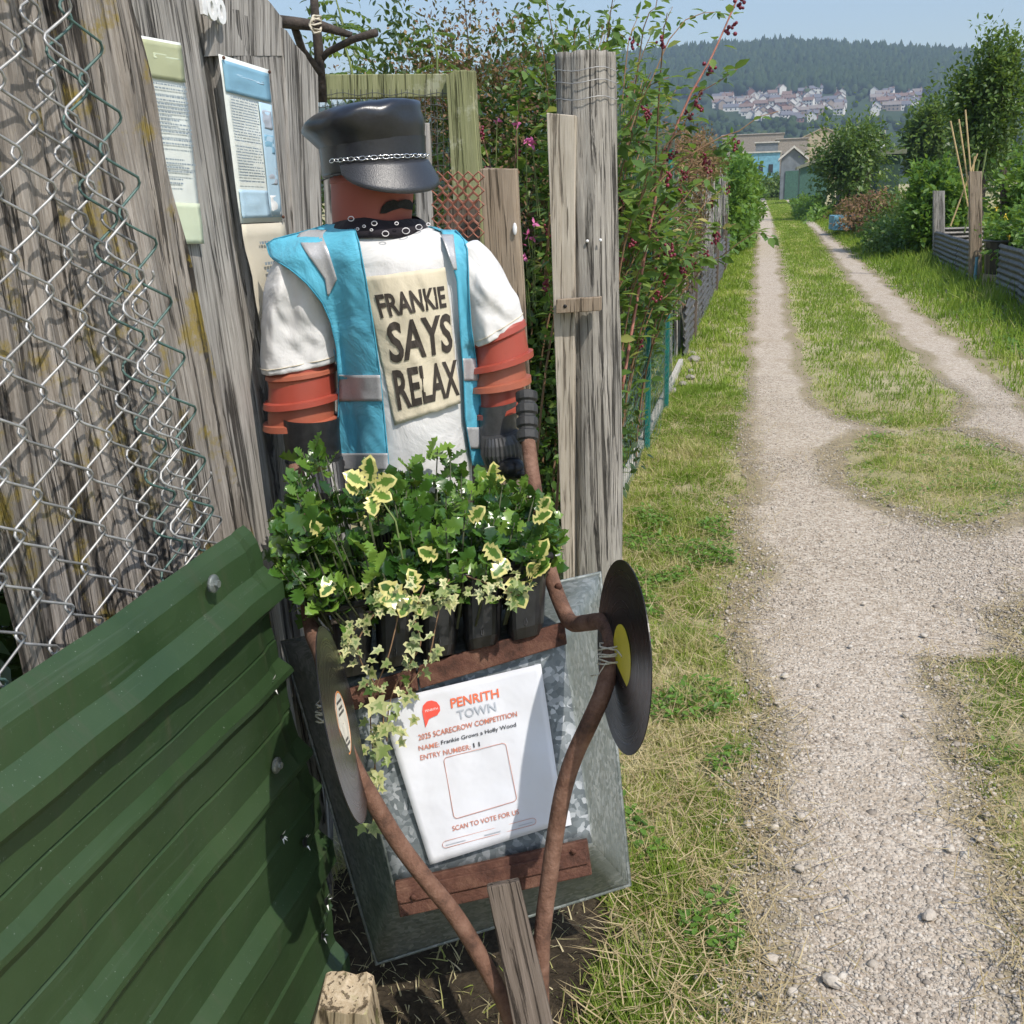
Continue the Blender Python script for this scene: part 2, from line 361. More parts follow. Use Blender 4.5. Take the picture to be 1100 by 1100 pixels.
LEAF6 = ([(0, 0, 0), (-.2, .22, .05), (-.24, .55, .06), (0, 1, -.06), (.24, .55, .06), (.2, .22, .05), (0, .5, 0)], [(0, 5, 6), (5, 4, 6), (4, 3, 6), (3, 2, 6), (2, 1, 6), (1, 0, 6)])
BLADE = ([(-.5, 0, 0), (.5, 0, 0), (.38, .5, .05), (-.38, .5, .05), (0, 1, .22)], [(0, 1, 2), (0, 2, 3), (3, 2, 4)])
def rdir(n, zb=0.0):
    d = rng.normal(size=(n, 3)); d[:, 2] += zb; return norm(d)
def nz(p_, s=1.0): return noise.noise(Vector(p_)*s)
def blob_points(n, c, r, lump=.35, seed=0, shell=.55, freq=2.2, zmin=None):
    """points filling a lumpy ellipsoid, denser near the outside"""
    c = np.array(c); r = np.array(r); res = []
    d = rdir(n*2); off = Vector((seed*3.1, seed*1.7, seed*.9))
    for q in d:
        k = 1+lump*(noise.noise(Vector(q)*freq+off)*1.5+noise.noise(Vector(q)*freq*2.7+off)*.8)
        rad = k*(shell+(1-shell)*random.random()**.6)
        gap = noise.noise(Vector(q*rad)*4.2+off*2)
        if gap < -.22: continue
        p_ = c+q*r*rad
        if zmin is not None and p_[2] < zmin: continue
        res.append(p_)
        if len(res) >= n: break
    return np.array(res)
def foliage(name, pts, c, size, mat, parent, tmpl=LEAF, droop=.2, spread=.9, seed=0):
    n = len(pts); o = norm(pts-np.array(c)); d = norm(o*spread+rng.normal(size=(n, 3))*.75-np.array([0, 0, droop]))
    u = norm(rng.normal(size=(n, 3))*.55+np.array([0, 0, 1])+o*.6)
    cl = np.array([noise.noise(Vector(q)*(1.5/max(size*8, .05))+Vector((seed, 0, 0))) for q in pts])
    rnd = np.clip(.45+.5*cl+rng.normal(size=n)*.2, 0, 1)
    return scatter(name, tmpl[0], tmpl[1], pts, d, u, size*(.6+.8*rng.random(n)), rnd, mat, parent)
# ================================================================== SETTING
def interp(y, tab):
    return float(np.interp(y, [a for a, b in tab], [b for a, b in tab]))
LLt = [(0, .06), (2, .02), (3, -.01), (4.4, -.07), (7.3, -.135), (12, -.19), (24, -.25), (60, -.5), (120, -.9)]
MLt = [(7.4, .42), (12, .36), (30, .37), (60, .2), (120, -.25)]
RLt = [(7.4, 1.47), (12, 1.37), (18, 1.34), (34, 1.5), (120, 1.6)]
RRt = [(0, 1.95), (30, 1.93), (74, 1.8), (120, 2.2)]
def gravelness(x, y):
    """>0 on gravel; about metres to the edge"""
    q = noise.noise(Vector((x*2.2, y*1.5, 0)))*.13 + noise.noise(Vector((x*7, y*5, 3)))*(.075 if y < 8 else .04) + noise.noise(Vector((x*.6, y*.4, 9)))*.05
    L = x-interp(y, LLt); R = interp(y, RRt)-x
    g = min(L, R)
    if y < 3.5: g = min(g, .70+(max(0, 2.2-y)*-.05)-x)
    elif y < 5.2:
        e = 1-sqrt(((x-1.35)/.42)**2+((y-3.6)/.5)**2); g = min(g, -e*.4)
    e = 1-sqrt(((x-1.02)/.52)**2+((y-6.1)/1.0)**2); g = min(g, -e*.5)
    if y > 7.0:
        ml = interp(y, MLt); rl = interp(y, RLt); cmid = (ml+rl)/2; hw = (rl-ml)/2*min(1, sqrt(max(0, (y-7.0)/.8)))
        g = min(g, abs(x-cmid)-hw)
    return g+q*(.8 if y < 30 else .4)
def groundz(x, y):
    z = 0
    if x > 2.0: z += min(.35, (x-2.0)*.10)
    return z
# ground sheet
def ground_mat(name, stops, sc=1.0, tint=None, bumpd=.01, bs=1.0):
    t = NT(name); c = t.coord(); n = t.noise(c, 1.3*sc, 8, .65); n2 = t.noise(c, 60*sc, 5, .7)
    f = t.math('ADD', t.math('MULTIPLY', n, .55), t.math('MULTIPLY', n2, .45))
    return t.fin(t.ramp(f, stops), .95, t.bump(n2, bs, bumpd), spec=.1)
M['ground'] = ground_mat('turf soil', [(.35, (.20, .20, .09)), (.48, (.33, .30, .16)), (.62, (.46, .40, .27))])
def gravel_mat():
    t = NT('pale limestone gravel'); c = t.coord(); ga = t.n('Attribute', attribute_name='soil')
    v = t.n('TexVoronoi'); v.inputs['Scale'].default_value = 85; t.l(c, v.inputs['Vector'])
    v2 = t.n('TexVoronoi'); v2.inputs['Scale'].default_value = 38; t.l(c, v2.inputs['Vector'])
    s_ = t.n('SeparateColor'); t.l(v.outputs['Color'], s_.inputs[0]); s2 = t.n('SeparateColor'); t.l(v2.outputs['Color'], s2.inputs[0])
    n = t.noise(c, 2.2, 7, .6); nf = t.noise(c, 320, 3, .6)
    f = t.math('ADD', t.math('MULTIPLY', s_.outputs[0], .45), t.math('ADD', t.math('MULTIPLY', n, .35), t.math('MULTIPLY', nf, .3)))
    col = t.ramp(f, [(.25, (.25, .20, .15)), (.5, (.42, .355, .285)), (.8, (.57, .51, .43))])
    col = t.mix(t.ramp(n, [(.52, 0.0), (.68, .5)]), col, (.30, .235, .16))
    gm_ = t.math('ADD', ga.outputs['Fac'], t.math('MULTIPLY', t.noise(c, 14, 6, .7), .7)); col = t.mix(t.ramp(gm_, [(.62, 0.0), (.98, .9)]), col, (.27, .225, .145))
    h = t.math('SUBTRACT', 1.0, v.outputs['Distance']); b = t.bump(h, .8, .006); b = t.bump(nf, .5, .003, b)
    return t.fin(col, .95, b, spec=.15)
M['gravel'] = gravel_mat()
ys = [-6, -3, 0, 2, 4, 7, 10, 15, 20, 30, 45, 70, 100, 130, 170, 220, 300, 420, 600, 900, 1500, 2500, 6000]
xs = sorted([-6000, -2500, -900, -400, -150, -60, -25, -12, -6, -3, -1, 0, 1, 2, 2.5, 3, 3.5, 4, 5.5, 8, 12, 25, 60, 150, 400, 900, 2500, 6000])
mb = MB(); mb.v = [(x, y, groundz(x, y)-(0.0 if y < 260 else .6)) for y in ys for x in xs]
mb.f = [(j*len(xs)+i, j*len(xs)+i+1, (j+1)*len(xs)+i+1, (j+1)*len(xs)+i) for j in range(len(ys)-1) for i in range(len(xs)-1)]
tag(mb.build('ground', 'ground', fix=False, smooth=True), kind='structure')
# gravel track: cells where gravelness > 0
mb = MB(); idx = {}
def gv(ix, iy, cs, oy):
    k = (ix, iy)
    if k not in idx:
        x = ix*cs; y = oy+iy*cs*(1 if cs < .1 else 1.0)
        idx[k] = len(mb.v); h = (noise.noise(Vector((x*1.3, y*1.1, 5)))*.010 if y < 20 else 0)
        for _ in range(2):
            g0 = gravelness(x, y)
            if g0 < 0:
                e_ = cs*.3; gx = (gravelness(x+e_, y)-g0)/e_; gy = (gravelness(x, y+e_)-g0)/e_; q_ = max(.3, gx*gx+gy*gy)
                x += max(-cs, min(cs, -g0*gx/q_)); y += max(-cs, min(cs, -g0*gy/q_))
        mb.v.append((x, y, .003+min(1, max(0, gravelness(x, y))/.12)*(.004+h*.25)))
    return idx[k]
for (y0, y1, cs) in ((.6, 9.0, .045),):
    idx = {}
    for iy in range(int(round((y1-y0)/cs))):
        yc = y0+(iy+.5)*cs
        for ix in range(int(-1.6/cs), int(2.9/cs)):
            if gravelness((ix+.5)*cs, yc) > 0:
                mb.f.append((gv(ix, iy, cs, y0), gv(ix+1, iy, cs, y0), gv(ix+1, iy+1, cs, y0), gv(ix, iy+1, cs, y0)))
def edge_near(x0, y, sgn):
    a, b = x0-.35, x0+.35
    xs_ = [a+(b-a)*k/36 for k in range(37)]; g = [gravelness(x, y) for x in xs_]
    best = None
    for k in range(36):
        if (g[k] < 0) != (g[k+1] < 0) and ((g[k+1] > g[k]) == (sgn > 0)):
            c = xs_[k]+(xs_[k+1]-xs_[k])*(-g[k]/(g[k+1]-g[k]))
            if best is None or abs(c-x0) < abs(best-x0): best = c
    return x0 if best is None else best
for tabs in ((LLt, MLt), (RLt, RRt)):
    prev = None; y = 8.95
    while y < 124:
        a = edge_near(interp(y, tabs[0]), y, 1); b = edge_near(interp(y, tabs[1]), y, -1); k0 = len(mb.v)
        for k in range(7): mb.v.append((a+(b-a)*k/6, y, .003+.004*(0 < k < 6)))
        if prev is not None:
            for k in range(6): mb.f.append((prev+k, prev+k+1, k0+k+1, k0+k))
        prev = k0; y += .12 if y < 30 else .4
gt = tag(mb.build('gravel_track', 'gravel', fix=False, smooth=True), kind='structure')
ga_ = gt.data.attributes.new('soil', 'FLOAT', 'POINT'); ga_.data.foreach_set('value', np.array([max(0, 1-max(0, gravelness(v[0], v[1]))/.22) if v[1] < 40 else 0 for v in mb.v], np.float32))
# small stones
def stones(name, n, yr, dens_pow, smin, smax, lab=None):
    ico = bmesh.new(); bmesh.ops.create_icosphere(ico, subdivisions=1, radius=1)
    tv = np.array([v.co[:] for v in ico.verts]); tf = np.array([[v.index for v in f.verts] for f in ico.faces]); ico.free()
    ps, sz = [], []
    while len(ps) < n:
        u = random.random(); y = yr[0]*(yr[1]/yr[0])**u; x = random.uniform(-.5, 2.1)
        # inside the field of view only
        if abs(x-.0) > 3 or gravelness(x, y) < random.uniform(-.10, .03): continue
        if x > -.245*y+.78*y*.5+.9: continue
        cl = noise.noise(Vector((x*1.7, y*1.7, 20)))
        if cl < random.uniform(-.5, .35): continue
        ps.append((x, y, .008)); sz.append(smin*(smax/smin)**(random.random()**2.6))
    ps = np.array(ps); sz = np.array(sz); N = n
    sh = rng.uniform(.55, 1.15, size=(N, 3)); sh[:, 2] *= .7
    a = rng.uniform(0, 2*pi, N); jit = rng.uniform(.72, 1.2, size=(N, len(tv), 1))
    q = tv[None]*jit*sh[:, None, :]*sz[:, None, None]
    x = q[..., 0]*np.cos(a)[:, None]-q[..., 1]*np.sin(a)[:, None]; y = q[..., 0]*np.sin(a)[:, None]+q[..., 1]*np.cos(a)[:, None]
    Vv = np.stack([x, y, q[..., 2]], -1)+ps[:, None, :]
    Fi = (tf[None]+(np.arange(N)*len(tv))[:, None, None]).reshape(-1, 3)
    o = fastmesh(name, Vv.reshape(-1, 3), Fi, 3, 'pebble', None, {'rnd': np.repeat(rng.random(N), len(tv))})
    return tag(o, kind='stuff')
t = NT('limestone chippings'); a = t.n('Attribute', attribute_name='rnd'); nn = t.noise(t.coord(), 150, 4, .6)
col = t.ramp(a.outputs['Fac'], [(0, (.24, .21, .18)), (.3, (.37, .33, .28)), (.7, (.48, .43, .37)), (1, (.58, .54, .48))])
col = t.mix(t.ramp(nn, [(.3, .35), (.7, 0.0)]), col, (.25, .2, .15)); M['pebble'] = t.fin(col, .9, t.bump(nn, .4, .002), spec=.2)
stones('gravel', 72000, (1.5, 9.0), 1, .0018, .0085)
stones('gravel', 500, (1.5, 6.0), 1, .009, .016)
# countable bigger stones on the track
STN = [(577, 610, .020), (510, 634, .012), (450, 628, .015), (535, 276, .013), (515, 338, .011), (863, 180, .012), (893, 284, .013), (722, 105, .010), (645, 998, .019), (552, 1022, .012), (570, 730, .013), (500, 945, .016), (876, 843, .018), (925, 684, .013), (995, 660, .013), (1010, 602, .011), (690, 206, .009), (820, 368, .010)]
loc_words = ['beside the left verge', 'near the left grass edge', 'in the middle of the wheel track', 'toward the right side']
grp = 'larger loose stones on the gravel track'
first = None
for i, (zx, zy, r_) in enumerate(STN):
    px, py = 600+zx*500/1100, 600+zy*500/1100
    g = G(px, py, .02)
    bm = bmesh.new(); bmesh.ops.create_icosphere(bm, subdivisions=2, radius=1)
    sx, sy, sz_ = random.uniform(.8, 1.2), random.uniform(.7, 1), random.uniform(.5, .75)
    for v in bm.verts:
        k = 1+.25*noise.noise(v.co*1.3+Vector((i, 0, 0)))+.12*noise.noise(v.co*3+Vector((i, 5, 0)))
        v.co = Vector((v.co.x*sx, v.co.y*sy, v.co.z*sz_))*k*r_
    me = bpy.data.meshes.new('stone'); bm.to_mesh(me); bm.free()
    at_ = me.attributes.new('rnd', 'FLOAT', 'POINT'); at_.data.foreach_set('value', np.full(len(me.vertices), random.uniform(.6, 1), np.float32))
    o = link('stone', me, 'pebble'); o.location = (g.x, g.y, .016+r_*.25); o.rotation_euler = (0, 0, random.random()*6)
    tag(o, 'pale angular limestone lump lying loose on the fine gravel', 'stone', grp)
# ---------------------------------------------------------------- grass
def in_view(x, y, m=.15):
    # lateral angle against the camera heading
    a = x*cos(YAW)+y*sin(YAW); f = -x*sin(YAW)+y*cos(YAW)
    return f > .2 and abs(a) < (.56+m)*f+.3
def grass_patch(name, n, yr, xr, hmin, hmax, mat, wid=.0035, power=1.0, gmax=.02, lean=.45, exclude=None, hfun=None, brown=None):
    ps, hh, rr = [], [], []; tries = 0
    while len(ps) < n and tries < n*12:
        tries += 1
        u = random.random(); y = yr[0]*(yr[1]/yr[0])**(u**power); x = random.uniform(*xr)
        if not in_view(x, y): continue
        g = gravelness(x, y)
        if g > gmax*random.random()**2*4 and g > .16*random.random()**3: continue
        if exclude and exclude(x, y) and random.random() < .96: continue
        tuft = noise.noise(Vector((x*4.5, y*4.5, 1)))+.5*noise.noise(Vector((x*13, y*13, 2)))
        if tuft < random.uniform(-.75, .1): continue
        edge = min(1, .35+max(0, -g)*3.5)
        h = random.uniform(hmin, hmax)*(.75+.7*max(0, tuft))*edge*(hfun(x, y) if hfun else 1)
        dry = noise.noise(Vector((x*1.6, y*1.1, 7)))*.9+noise.noise(Vector((x*6, y*6, 8)))*.45
        ps.append((x, y, groundz(x, y)-.004)); hh.append(h)
        b = (brown(x, y) if brown else 0)
        rr.append(min(1, max(0, .42+dry*.62+b+random.gauss(0, .17))))
    ps = np.array(ps); N = len(ps); hh = np.array(hh); rr = np.array(rr)
    d = rng.normal(size=(N, 3)); d[:, 2] = 0; d = norm(d); ln = np.abs(rng.normal(size=(N, 1)))*lean+(rr[:, None] > .72)*.7*rng.random((N, 1))
    dirs = norm(d*ln+np.array([0, 0, 1.0])); ups = d+rng.normal(size=(N, 3))*.2
    far = np.maximum(1, ps[:, 1]/5.0)
    o = scatter(name, BLADE[0], BLADE[1], ps, dirs, ups, hh, rr, mat, None, width=wid*(.6+.8*rng.random(N))*far**.75)
    return tag(o, kind='stuff')
def under_barrow(x, y): return x < -.28 and y < 2.25 and x < -.1-.16*(y-.6)*0 and (x+.62)**2/.14+(y-1.8)**2/.12 < 1
dryverge = lambda x, y: (.12 if (x < -.25 and y < 8) else 0)+(.12 if y < 4.5 else 0)-(.25 if y > 7 else 0)
grass_patch('verge_grass', 120000, (1.35, 8.5), (-1.0, .12), .025, .085, 'grass', .0034, .9, brown=lambda x, y: dryverge(x, y)+(.3 if under_barrow(x, y) else 0), exclude=under_barrow, lean=.8)
grass_patch('verge_grass', 42000, (8.5, 60), (-1.3, .05), .05, .12, 'grass_lush', .0050, .8, lean=.6)
grass_patch('middle_grass', 70000, (2.0, 7.6), (.5, 2.6), .02, .075, 'grass', .0034, 1.1, gmax=.03, lean=.9)
grass_patch('middle_grass', 75000, (7.0, 110), (-.3, 1.75), .03, .10, 'grass', .0048, .8, gmax=.03, brown=lambda x, y: -.12, lean=.6)
grass_patch('bank_grass', 90000, (5.0, 60), (1.7, 7.5), .06, .20, 'grass_lush', .0055, .8, lean=.6, hfun=lambda x, y: 1+.9*min(1, max(0, x-2.0)), brown=lambda x, y: -.1, exclude=lambda x, y: False)
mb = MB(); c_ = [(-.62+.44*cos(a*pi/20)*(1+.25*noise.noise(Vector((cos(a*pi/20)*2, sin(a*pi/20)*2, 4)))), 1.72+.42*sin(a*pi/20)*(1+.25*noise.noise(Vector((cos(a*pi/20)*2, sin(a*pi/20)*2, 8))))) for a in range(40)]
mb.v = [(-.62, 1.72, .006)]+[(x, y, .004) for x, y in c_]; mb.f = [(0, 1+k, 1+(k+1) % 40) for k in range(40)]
M['shade_earth'] = ground_mat('bare soil darkened as shade', [(.35, (.025, .020, .014)), (.5, (.055, .043, .03)), (.66, (.12, .095, .06))]); tag(mb.build('shade_dark_earth', 'shade_earth', fix=False), kind='structure')  # dark soil, its colour also standing in for shade under the barrow tray
# low broad leaves in the verge
def weeds(name, n, xr, yr, size, mat='clover'):
    ps = []
    while len(ps) < n:
        x = random.uniform(*xr); y = random.uniform(*yr)
        if gravelness(x, y) > -.02 or noise.noise(Vector((x*3.3, y*3.3, 30))) < .12 or not in_view(x, y) or under_barrow(x, y): continue
        ps.append((x, y, groundz(x, y)+random.uniform(.01, .05)))
    ps = np.array(ps); N = n; d = rng.normal(size=(N, 3)); d[:, 2] = .25
    tag(scatter(name, LEAF6[0], LEAF6[1], ps, d, np.array([0, 0, 1.])+rng.normal(size=(N, 3))*.3, size*(.5+rng.random(N)), rng.random(N), mat), kind='stuff')
weeds('low_weeds', 4500, (-.6, .1), (1.5, 5), .022)
weeds('low_weeds', 1200, (.6, 1.6), (2.2, 7.2), .02)
weeds('low_weeds', 2500, (2.2, 3.1), (6, 18), .05)
# straw litter lying on the ground and on the track edge
ps = []
while len(ps) < 15000:
    y = 1.4*(8/1.4)**random.random(); x = random.uniform(-.75, 2.0); g = gravelness(x, y)
    if g > .05+.22*random.random()**2 or not in_view(x, y) or under_barrow(x, y): continue
    ps.append((x, y, .022+random.random()*.02))
ps = np.array(ps); d = rng.normal(size=(len(ps), 3)); d[:, 2] *= .12
tag(scatter('straw_litter', BLADE[0], BLADE[1], ps, d, np.array([0, 0, 1.])+rng.normal(size=ps.shape)*.2, .03+.10*rng.random(len(ps)), rng.random(len(ps)), 'straw', width=.0022+.001*rng.random(len(ps))), kind='stuff')
# ================================================================== FAR COUNTRY
def hillz(x, y):
    base = np.interp(y, [250, 420, 600, 860, 1060, 1400, 1800], [-1, 3, 10, 45, 82, 150, 158])
    side = 1.0
    if x < -320: side = max(.3, 1-(-320-x)/700)
    k = max(0, min(1, (y-700)/500))
    return base*(1-k+k*side*(1+.05*noise.noise(Vector((x*.004, y*.004, 0)))))-(k*max(0, x)*.10)
mb = MB(); XS = list(range(-1400, 2001, 60)); YS = list(range(250, 2001, 40))
mb.v = [(x, y, hillz(x, y)) for y in YS for x in XS]
mb.f = [(j*len(XS)+i, j*len(XS)+i+1, (j+1)*len(XS)+i+1, (j+1)*len(XS)+i) for j in range(len(YS)-1) for i in range(len(XS)-1)]
M['hill'] = ground_mat('hillside turf', [(.3, (.025, .045, .018)), (.6, (.045, .07, .03)), (.75, (.08, .10, .04))], .02, bs=0)
tag(mb.build('hill', 'hill', fix=False, smooth=True), kind='structure')
def crowns(name, n, xr, yr, kind, smin, smax, ok):
    if kind == 'conifer':
        tv = [(0, 0, 1)]; tf = []
        for lvl, (r_, z_) in enumerate(((.13, .72), (.22, .45), (.30, .12))):
            for k in range(6): a = k*pi/3+lvl*.5; tv.append((r_*cos(a)*(1+.2*(k % 2)), r_*sin(a), z_))
        for k in range(6): tf.append((0, 1+k, 1+(k+1) % 6))
        for l in range(2):
            for k in range(6):
                a, b = 1+l*6+k, 1+l*6+(k+1) % 6; c_, d_ = a+6, b+6; tf += [(a, c_, b), (b, c_, d_)]
    else:
        bm = bmesh.new(); bmesh.ops.create_icosphere(bm, subdivisions=2, radius=.42)
        tv = [(v.co.x*(1+.35*nz(v.co, 5)), v.co.y*(1+.35*nz(v.co+Vector((3, 0, 0)), 5)), .55+v.co.z*(1.1+.3*nz(v.co, 6))) for v in bm.verts]; tf = [[v.index for v in f.verts] for f in bm.faces]; bm.free()
    ps = []
    while len(ps) < n:
        x = random.uniform(*xr); y = random.uniform(*yr)
        if ok(x, y): ps.append((x, y, hillz(x, y)-1))
    ps = np.array(ps); N = n; sz = rng.uniform(smin, smax, N); tv = np.array(tv); tf = np.array(tf); a = rng.uniform(0, 6.28, N)
    jit = rng.uniform(.8, 1.2, (N, len(tv), 1)); q = tv[None]*jit*sz[:, None, None]
    x = q[..., 0]*np.cos(a)[:, None]-q[..., 1]*np.sin(a)[:, None]; y = q[..., 0]*np.sin(a)[:, None]+q[..., 1]*np.cos(a)[:, None]
    Vv = np.stack([x, y, q[..., 2]], -1)+ps[:, None, :]; Fi = (tf[None]+(np.arange(N)*len(tv))[:, None, None]).reshape(-1, 3)
    o = fastmesh(name, Vv.reshape(-1, 3), Fi, 3, 'leaf_far', None, {'rnd': np.repeat(np.clip(rng.normal(.45, .22, N), 0, 1), len(tv))})
    return tag(o, kind='stuff')
crowns('conifer_forest', 26000, (-620, 620), (1060, 1500), 'conifer', 11, 19, lambda x, y: noise.noise(Vector((x*.012, y*.012, 4))) > -.35)
crowns('broadleaf_wood', 6500, (-620, 620), (1040, 1460), 'round', 9, 14, lambda x, y: noise.noise(Vector((x*.012, y*.012, 4))) < random.uniform(-.2, .55))
crowns('valley_wood', 2300, (-420, 420), (400, 850), 'round', 4, 7.5, lambda x, y: noise.noise(Vector((x*.02, y*.02, 14))) > -.25)
# village houses
HM = {'hw': plain('pale render', (.66, .63, .58), .9, scale=3), 'hb': plain('red brick house', (.23, .12, .09), .9, scale=3), 'hs': plain('sandstone house', (.30, .24, .19), .9, scale=3),
      'rs': plain('slate roof', (.13, .13, .15), .8, scale=3), 'rr': plain('red tile roof', (.19, .125, .10), .9, scale=3), 'rg': plain('grey tile roof', (.22, .19, .17), .9, scale=3), 'win': plain('window glass', (.03, .035, .045), .15)}
M.update(HM)
def house(c, w_, d_, h, rz, wm_, rm_, label, group, chim=True, ridge_x=True, nwin=3, name='house', cat='house'):
    m = Matrix.Rotation(rz, 4, 'Z'); m.translation = Vector(c); e = empty(name, c, label, cat, group)
    T = lambda q: m @ Vector(q)
    rh = h+min(w_, d_)*.38; W, D = w_/2, d_/2
    mb = MB(); mb.add([T(q) for q in [(-W, -D, -3), (W, -D, -3), (W, D, -3), (-W, D, -3), (-W, -D, h), (W, -D, h), (W, D, h), (-W, D, h), (-W, 0, rh), (W, 0, rh)]],
        [(0, 1, 5, 4), (1, 2, 6, 9, 5), (2, 3, 7, 6), (3, 0, 4, 8, 7)]); mb.build('wall', wm_, e)
    ov = .35; mb = MB()
    for sgn in (-1, 1):
        a = [(-W-ov, sgn*(D+ov), h-ov*.7), (W+ov, sgn*(D+ov), h-ov*.7), (W+ov, 0, rh+.12), (-W-ov, 0, rh+.12)]
        mb.prism([T(q) for q in a], (0, 0, .22))
    ro = mb.build('roof', rm_, e)
    if chim: MB().box(T((W*.8, 0, rh+.4)), (.9, .7, 2.2)).build('chimney', 'hb', ro)
    for fl in range(2 if h > 4 else 1):
        for k in range(nwin):
            x = (k-(nwin-1)/2)*w_/nwin*.9; z = 1.5+fl*2.6
            mb = MB(); mb.prism([T(q) for q in [(x-.55, -D-.03, z-.6), (x+.55, -D-.03, z-.6), (x+.55, -D-.03, z+.7), (x-.55, -D-.03, z+.7)]], m.to_3x3() @ Vector((0, -.05, 0)))
            mb.build('window', 'win', e)
    return e
WALLW = {'hw': 'white rendered', 'hb': 'red brick', 'hs': 'sandstone'}; ROOFW = {'rs': 'slate', 'rr': 'red tiled', 'rg': 'grey tiled'}
hn = 0; placed = []
tries = 0
while hn < 120 and tries < 9000:
    tries += 1
    px = random.uniform(772, 985); 
    py = random.uniform(98, 132)
    if px > 905 and px < 938: continue
    if px < 800: py = random.gauss(114, 2.5)
    if px > 940: py = random.gauss(108, 5)
    if px > 880: py = min(py, 124)
    if not 97 < py < 133 or noise.noise(Vector((px*.05, py*.12, 3))) < -.22: continue
    # march the view ray to the hill
    r = ray(px, py); q = None
    for k in range(500, 1300, 6):
        a = EYE+r*k
        if a.z < hillz(a.x, a.y): q = a; break
    if q is None or any((q.x-b.x)**2+(q.y-b.y)**2 < 8.5**2 for b in placed): continue
    placed.append(q); wk = random.choice(['hw', 'hw', 'hw', 'hs', 'hb']); rk = random.choice(['rs', 'rg', 'rr', 'rs']) if px < 860 else random.choice(['rs', 'rg', 'rs', 'rr'])
    w_ = random.uniform(7, 13); rz = random.choice([.1, -.2, pi/2-.1, pi/2+.2])+random.uniform(-.15, .15)
    row = 'village edge under the wood' if py < 108 else ('middle of the village' if py < 120 else 'lower edge of the village')
    side = 'left end' if px < 815 else 'centre' if px < 860 else 'right half'
    house((q.x, q.y, hillz(q.x, q.y)-.5), w_, 6.5, random.choice([4.6, 5.2, 3.2]), rz, wk, rk,
          f'far {WALLW[wk]} house with {ROOFW[rk]} roof, {side}, {row}', 'houses of the village across the valley', nwin=3)
    hn += 1
crowns('village_trees', 300, (-330, 330), (860, 1070), 'round', 5, 9, lambda x, y: all((x-b.x)**2+(y+8-b.y)**2 > 14**2 for b in placed))
# works buildings in the valley
def works(px0, px1, ytop, Y, H, dep, wallm, roofm, label, name='works_building', rise=2.0, doors=0, flat=False, win=0, zb=-2):
    a = VY(px0, ytop, Y); b = VY(px1, ytop, Y); c = Vector(((a.x+b.x)/2, Y+dep/2, 0)); w_ = b.x-a.x; z1 = a.z
    e = empty(name, c, label, 'industrial building' if name == 'works_building' else 'shed')
    W, D = w_/2, dep/2; h = z1-(0 if flat else rise)
    T = lambda q: Vector(q)+c
    mb = MB()
    if flat: mb.box((c.x, c.y, (zb+h)/2), (w_, dep, h-zb))
    else: mb.add([T(q) for q in [(-W, -D, zb), (W, -D, zb), (W, D, zb), (-W, D, zb), (-W, -D, h), (W, -D, h), (W, D, h), (-W, D, h), (0, -D, z1), (0, D, z1)]], [(0, 1, 5, 8, 4), (1, 2, 6, 5), (2, 3, 7, 9, 6), (3, 0, 4, 7)])
    mb.build('wall', wallm, e); mb = MB()
    if flat: mb.prism([T(q) for q in [(-W-.2, -D-.2, h), (W+.2, -D-.2, h), (W+.2, D+.2, h), (-W-.2, D+.2, h)]], (0, 0, .18))
    else:
        for sg in (-1, 1): mb.prism([T(q) for q in [(sg*(W+.25), -D-.3, h-.1), (0, -D-.3, z1+.05), (0, D+.3, z1+.05), (sg*(W+.25), D+.3, h-.1)]], (0, 0, .2))
    mb.build('roof', roofm, e)
    for k in range(win):
        x = (k+.5-win/2)*w_/win*.8; MB().box((c.x+x, Y-.04, h*.62), (w_/win*.35, .08, h*.2)).build('window', 'win', e)
    for k in range(doors): MB().box((c.x, Y-.05, h*.36), (w_*.62, .1, h*.72)).build('door', 'teal_door', e)
    return e
M['teal_door'] = plain('green painted boards', (.045, .11, .085), .7, scale=8, var=.3); M['clad_grey'] = plain('grey cladding', (.15, .17, .19), .6, scale=2)
M['clad_blue'] = plain('pale blue cladding', (.14, .32, .42), .6, scale=2); M['clad_brown'] = plain('brown stone works', (.27, .235, .20), .9, scale=4); M['roof_buff'] = plain('buff roof', (.40, .33, .22), .8, scale=2)
M['roof_brown'] = plain('brown roof', (.33, .30, .27), .8, scale=2); M['roof_pale'] = plain('pale cement roof', (.48, .46, .42), .8, scale=2); M['shed_green'] = plain('dark green shed boards', (.03, .065, .045), .8, scale=8, var=.4)
M['shed_brown'] = plain('brown shed boards', (.10, .07, .05), .85, scale=8, var=.3); M['felt_roof'] = plain('mossy felt roof', (.17, .18, .13), .9, scale=6)
works(776, 842, 146, 235, 0, 25, 'clad_brown', 'roof_brown', 'long low brown roofed works building behind the blue shed', flat=True)
works(834, 868, 150, 205, 0, 16, 'clad_brown', 'roof_brown', 'brown stone works block with two small windows', win=2, flat=True)
works(846, 925, 139, 260, 0, 30, 'roof_buff', 'roof_buff', 'works building with buff sloping roof farthest down the lane', rise=3.5)
works(812, 836, 154, 170, 0, 14, 'clad_grey', 'roof_pale', 'grey clad works unit with pale roof edge', flat=True)
works(798, 838, 165, 145, 0, 12, 'clad_blue', 'roof_pale', 'pale blue clad unit with brick base at the lane end', flat=True, win=3)
works(840, 866, 160, 98, 0, 5, 'clad_grey', 'roof_pale', 'gabled garage with green door at the end of the lane', 'lane_garage', rise=.9, doors=1, zb=-.5)
works(860, 890, 176, 80, 0, 4, 'teal_door', 'felt_roof', 'low teal boarded shed half hidden by a bush', 'garden_shed', rise=.3, zb=-.3)
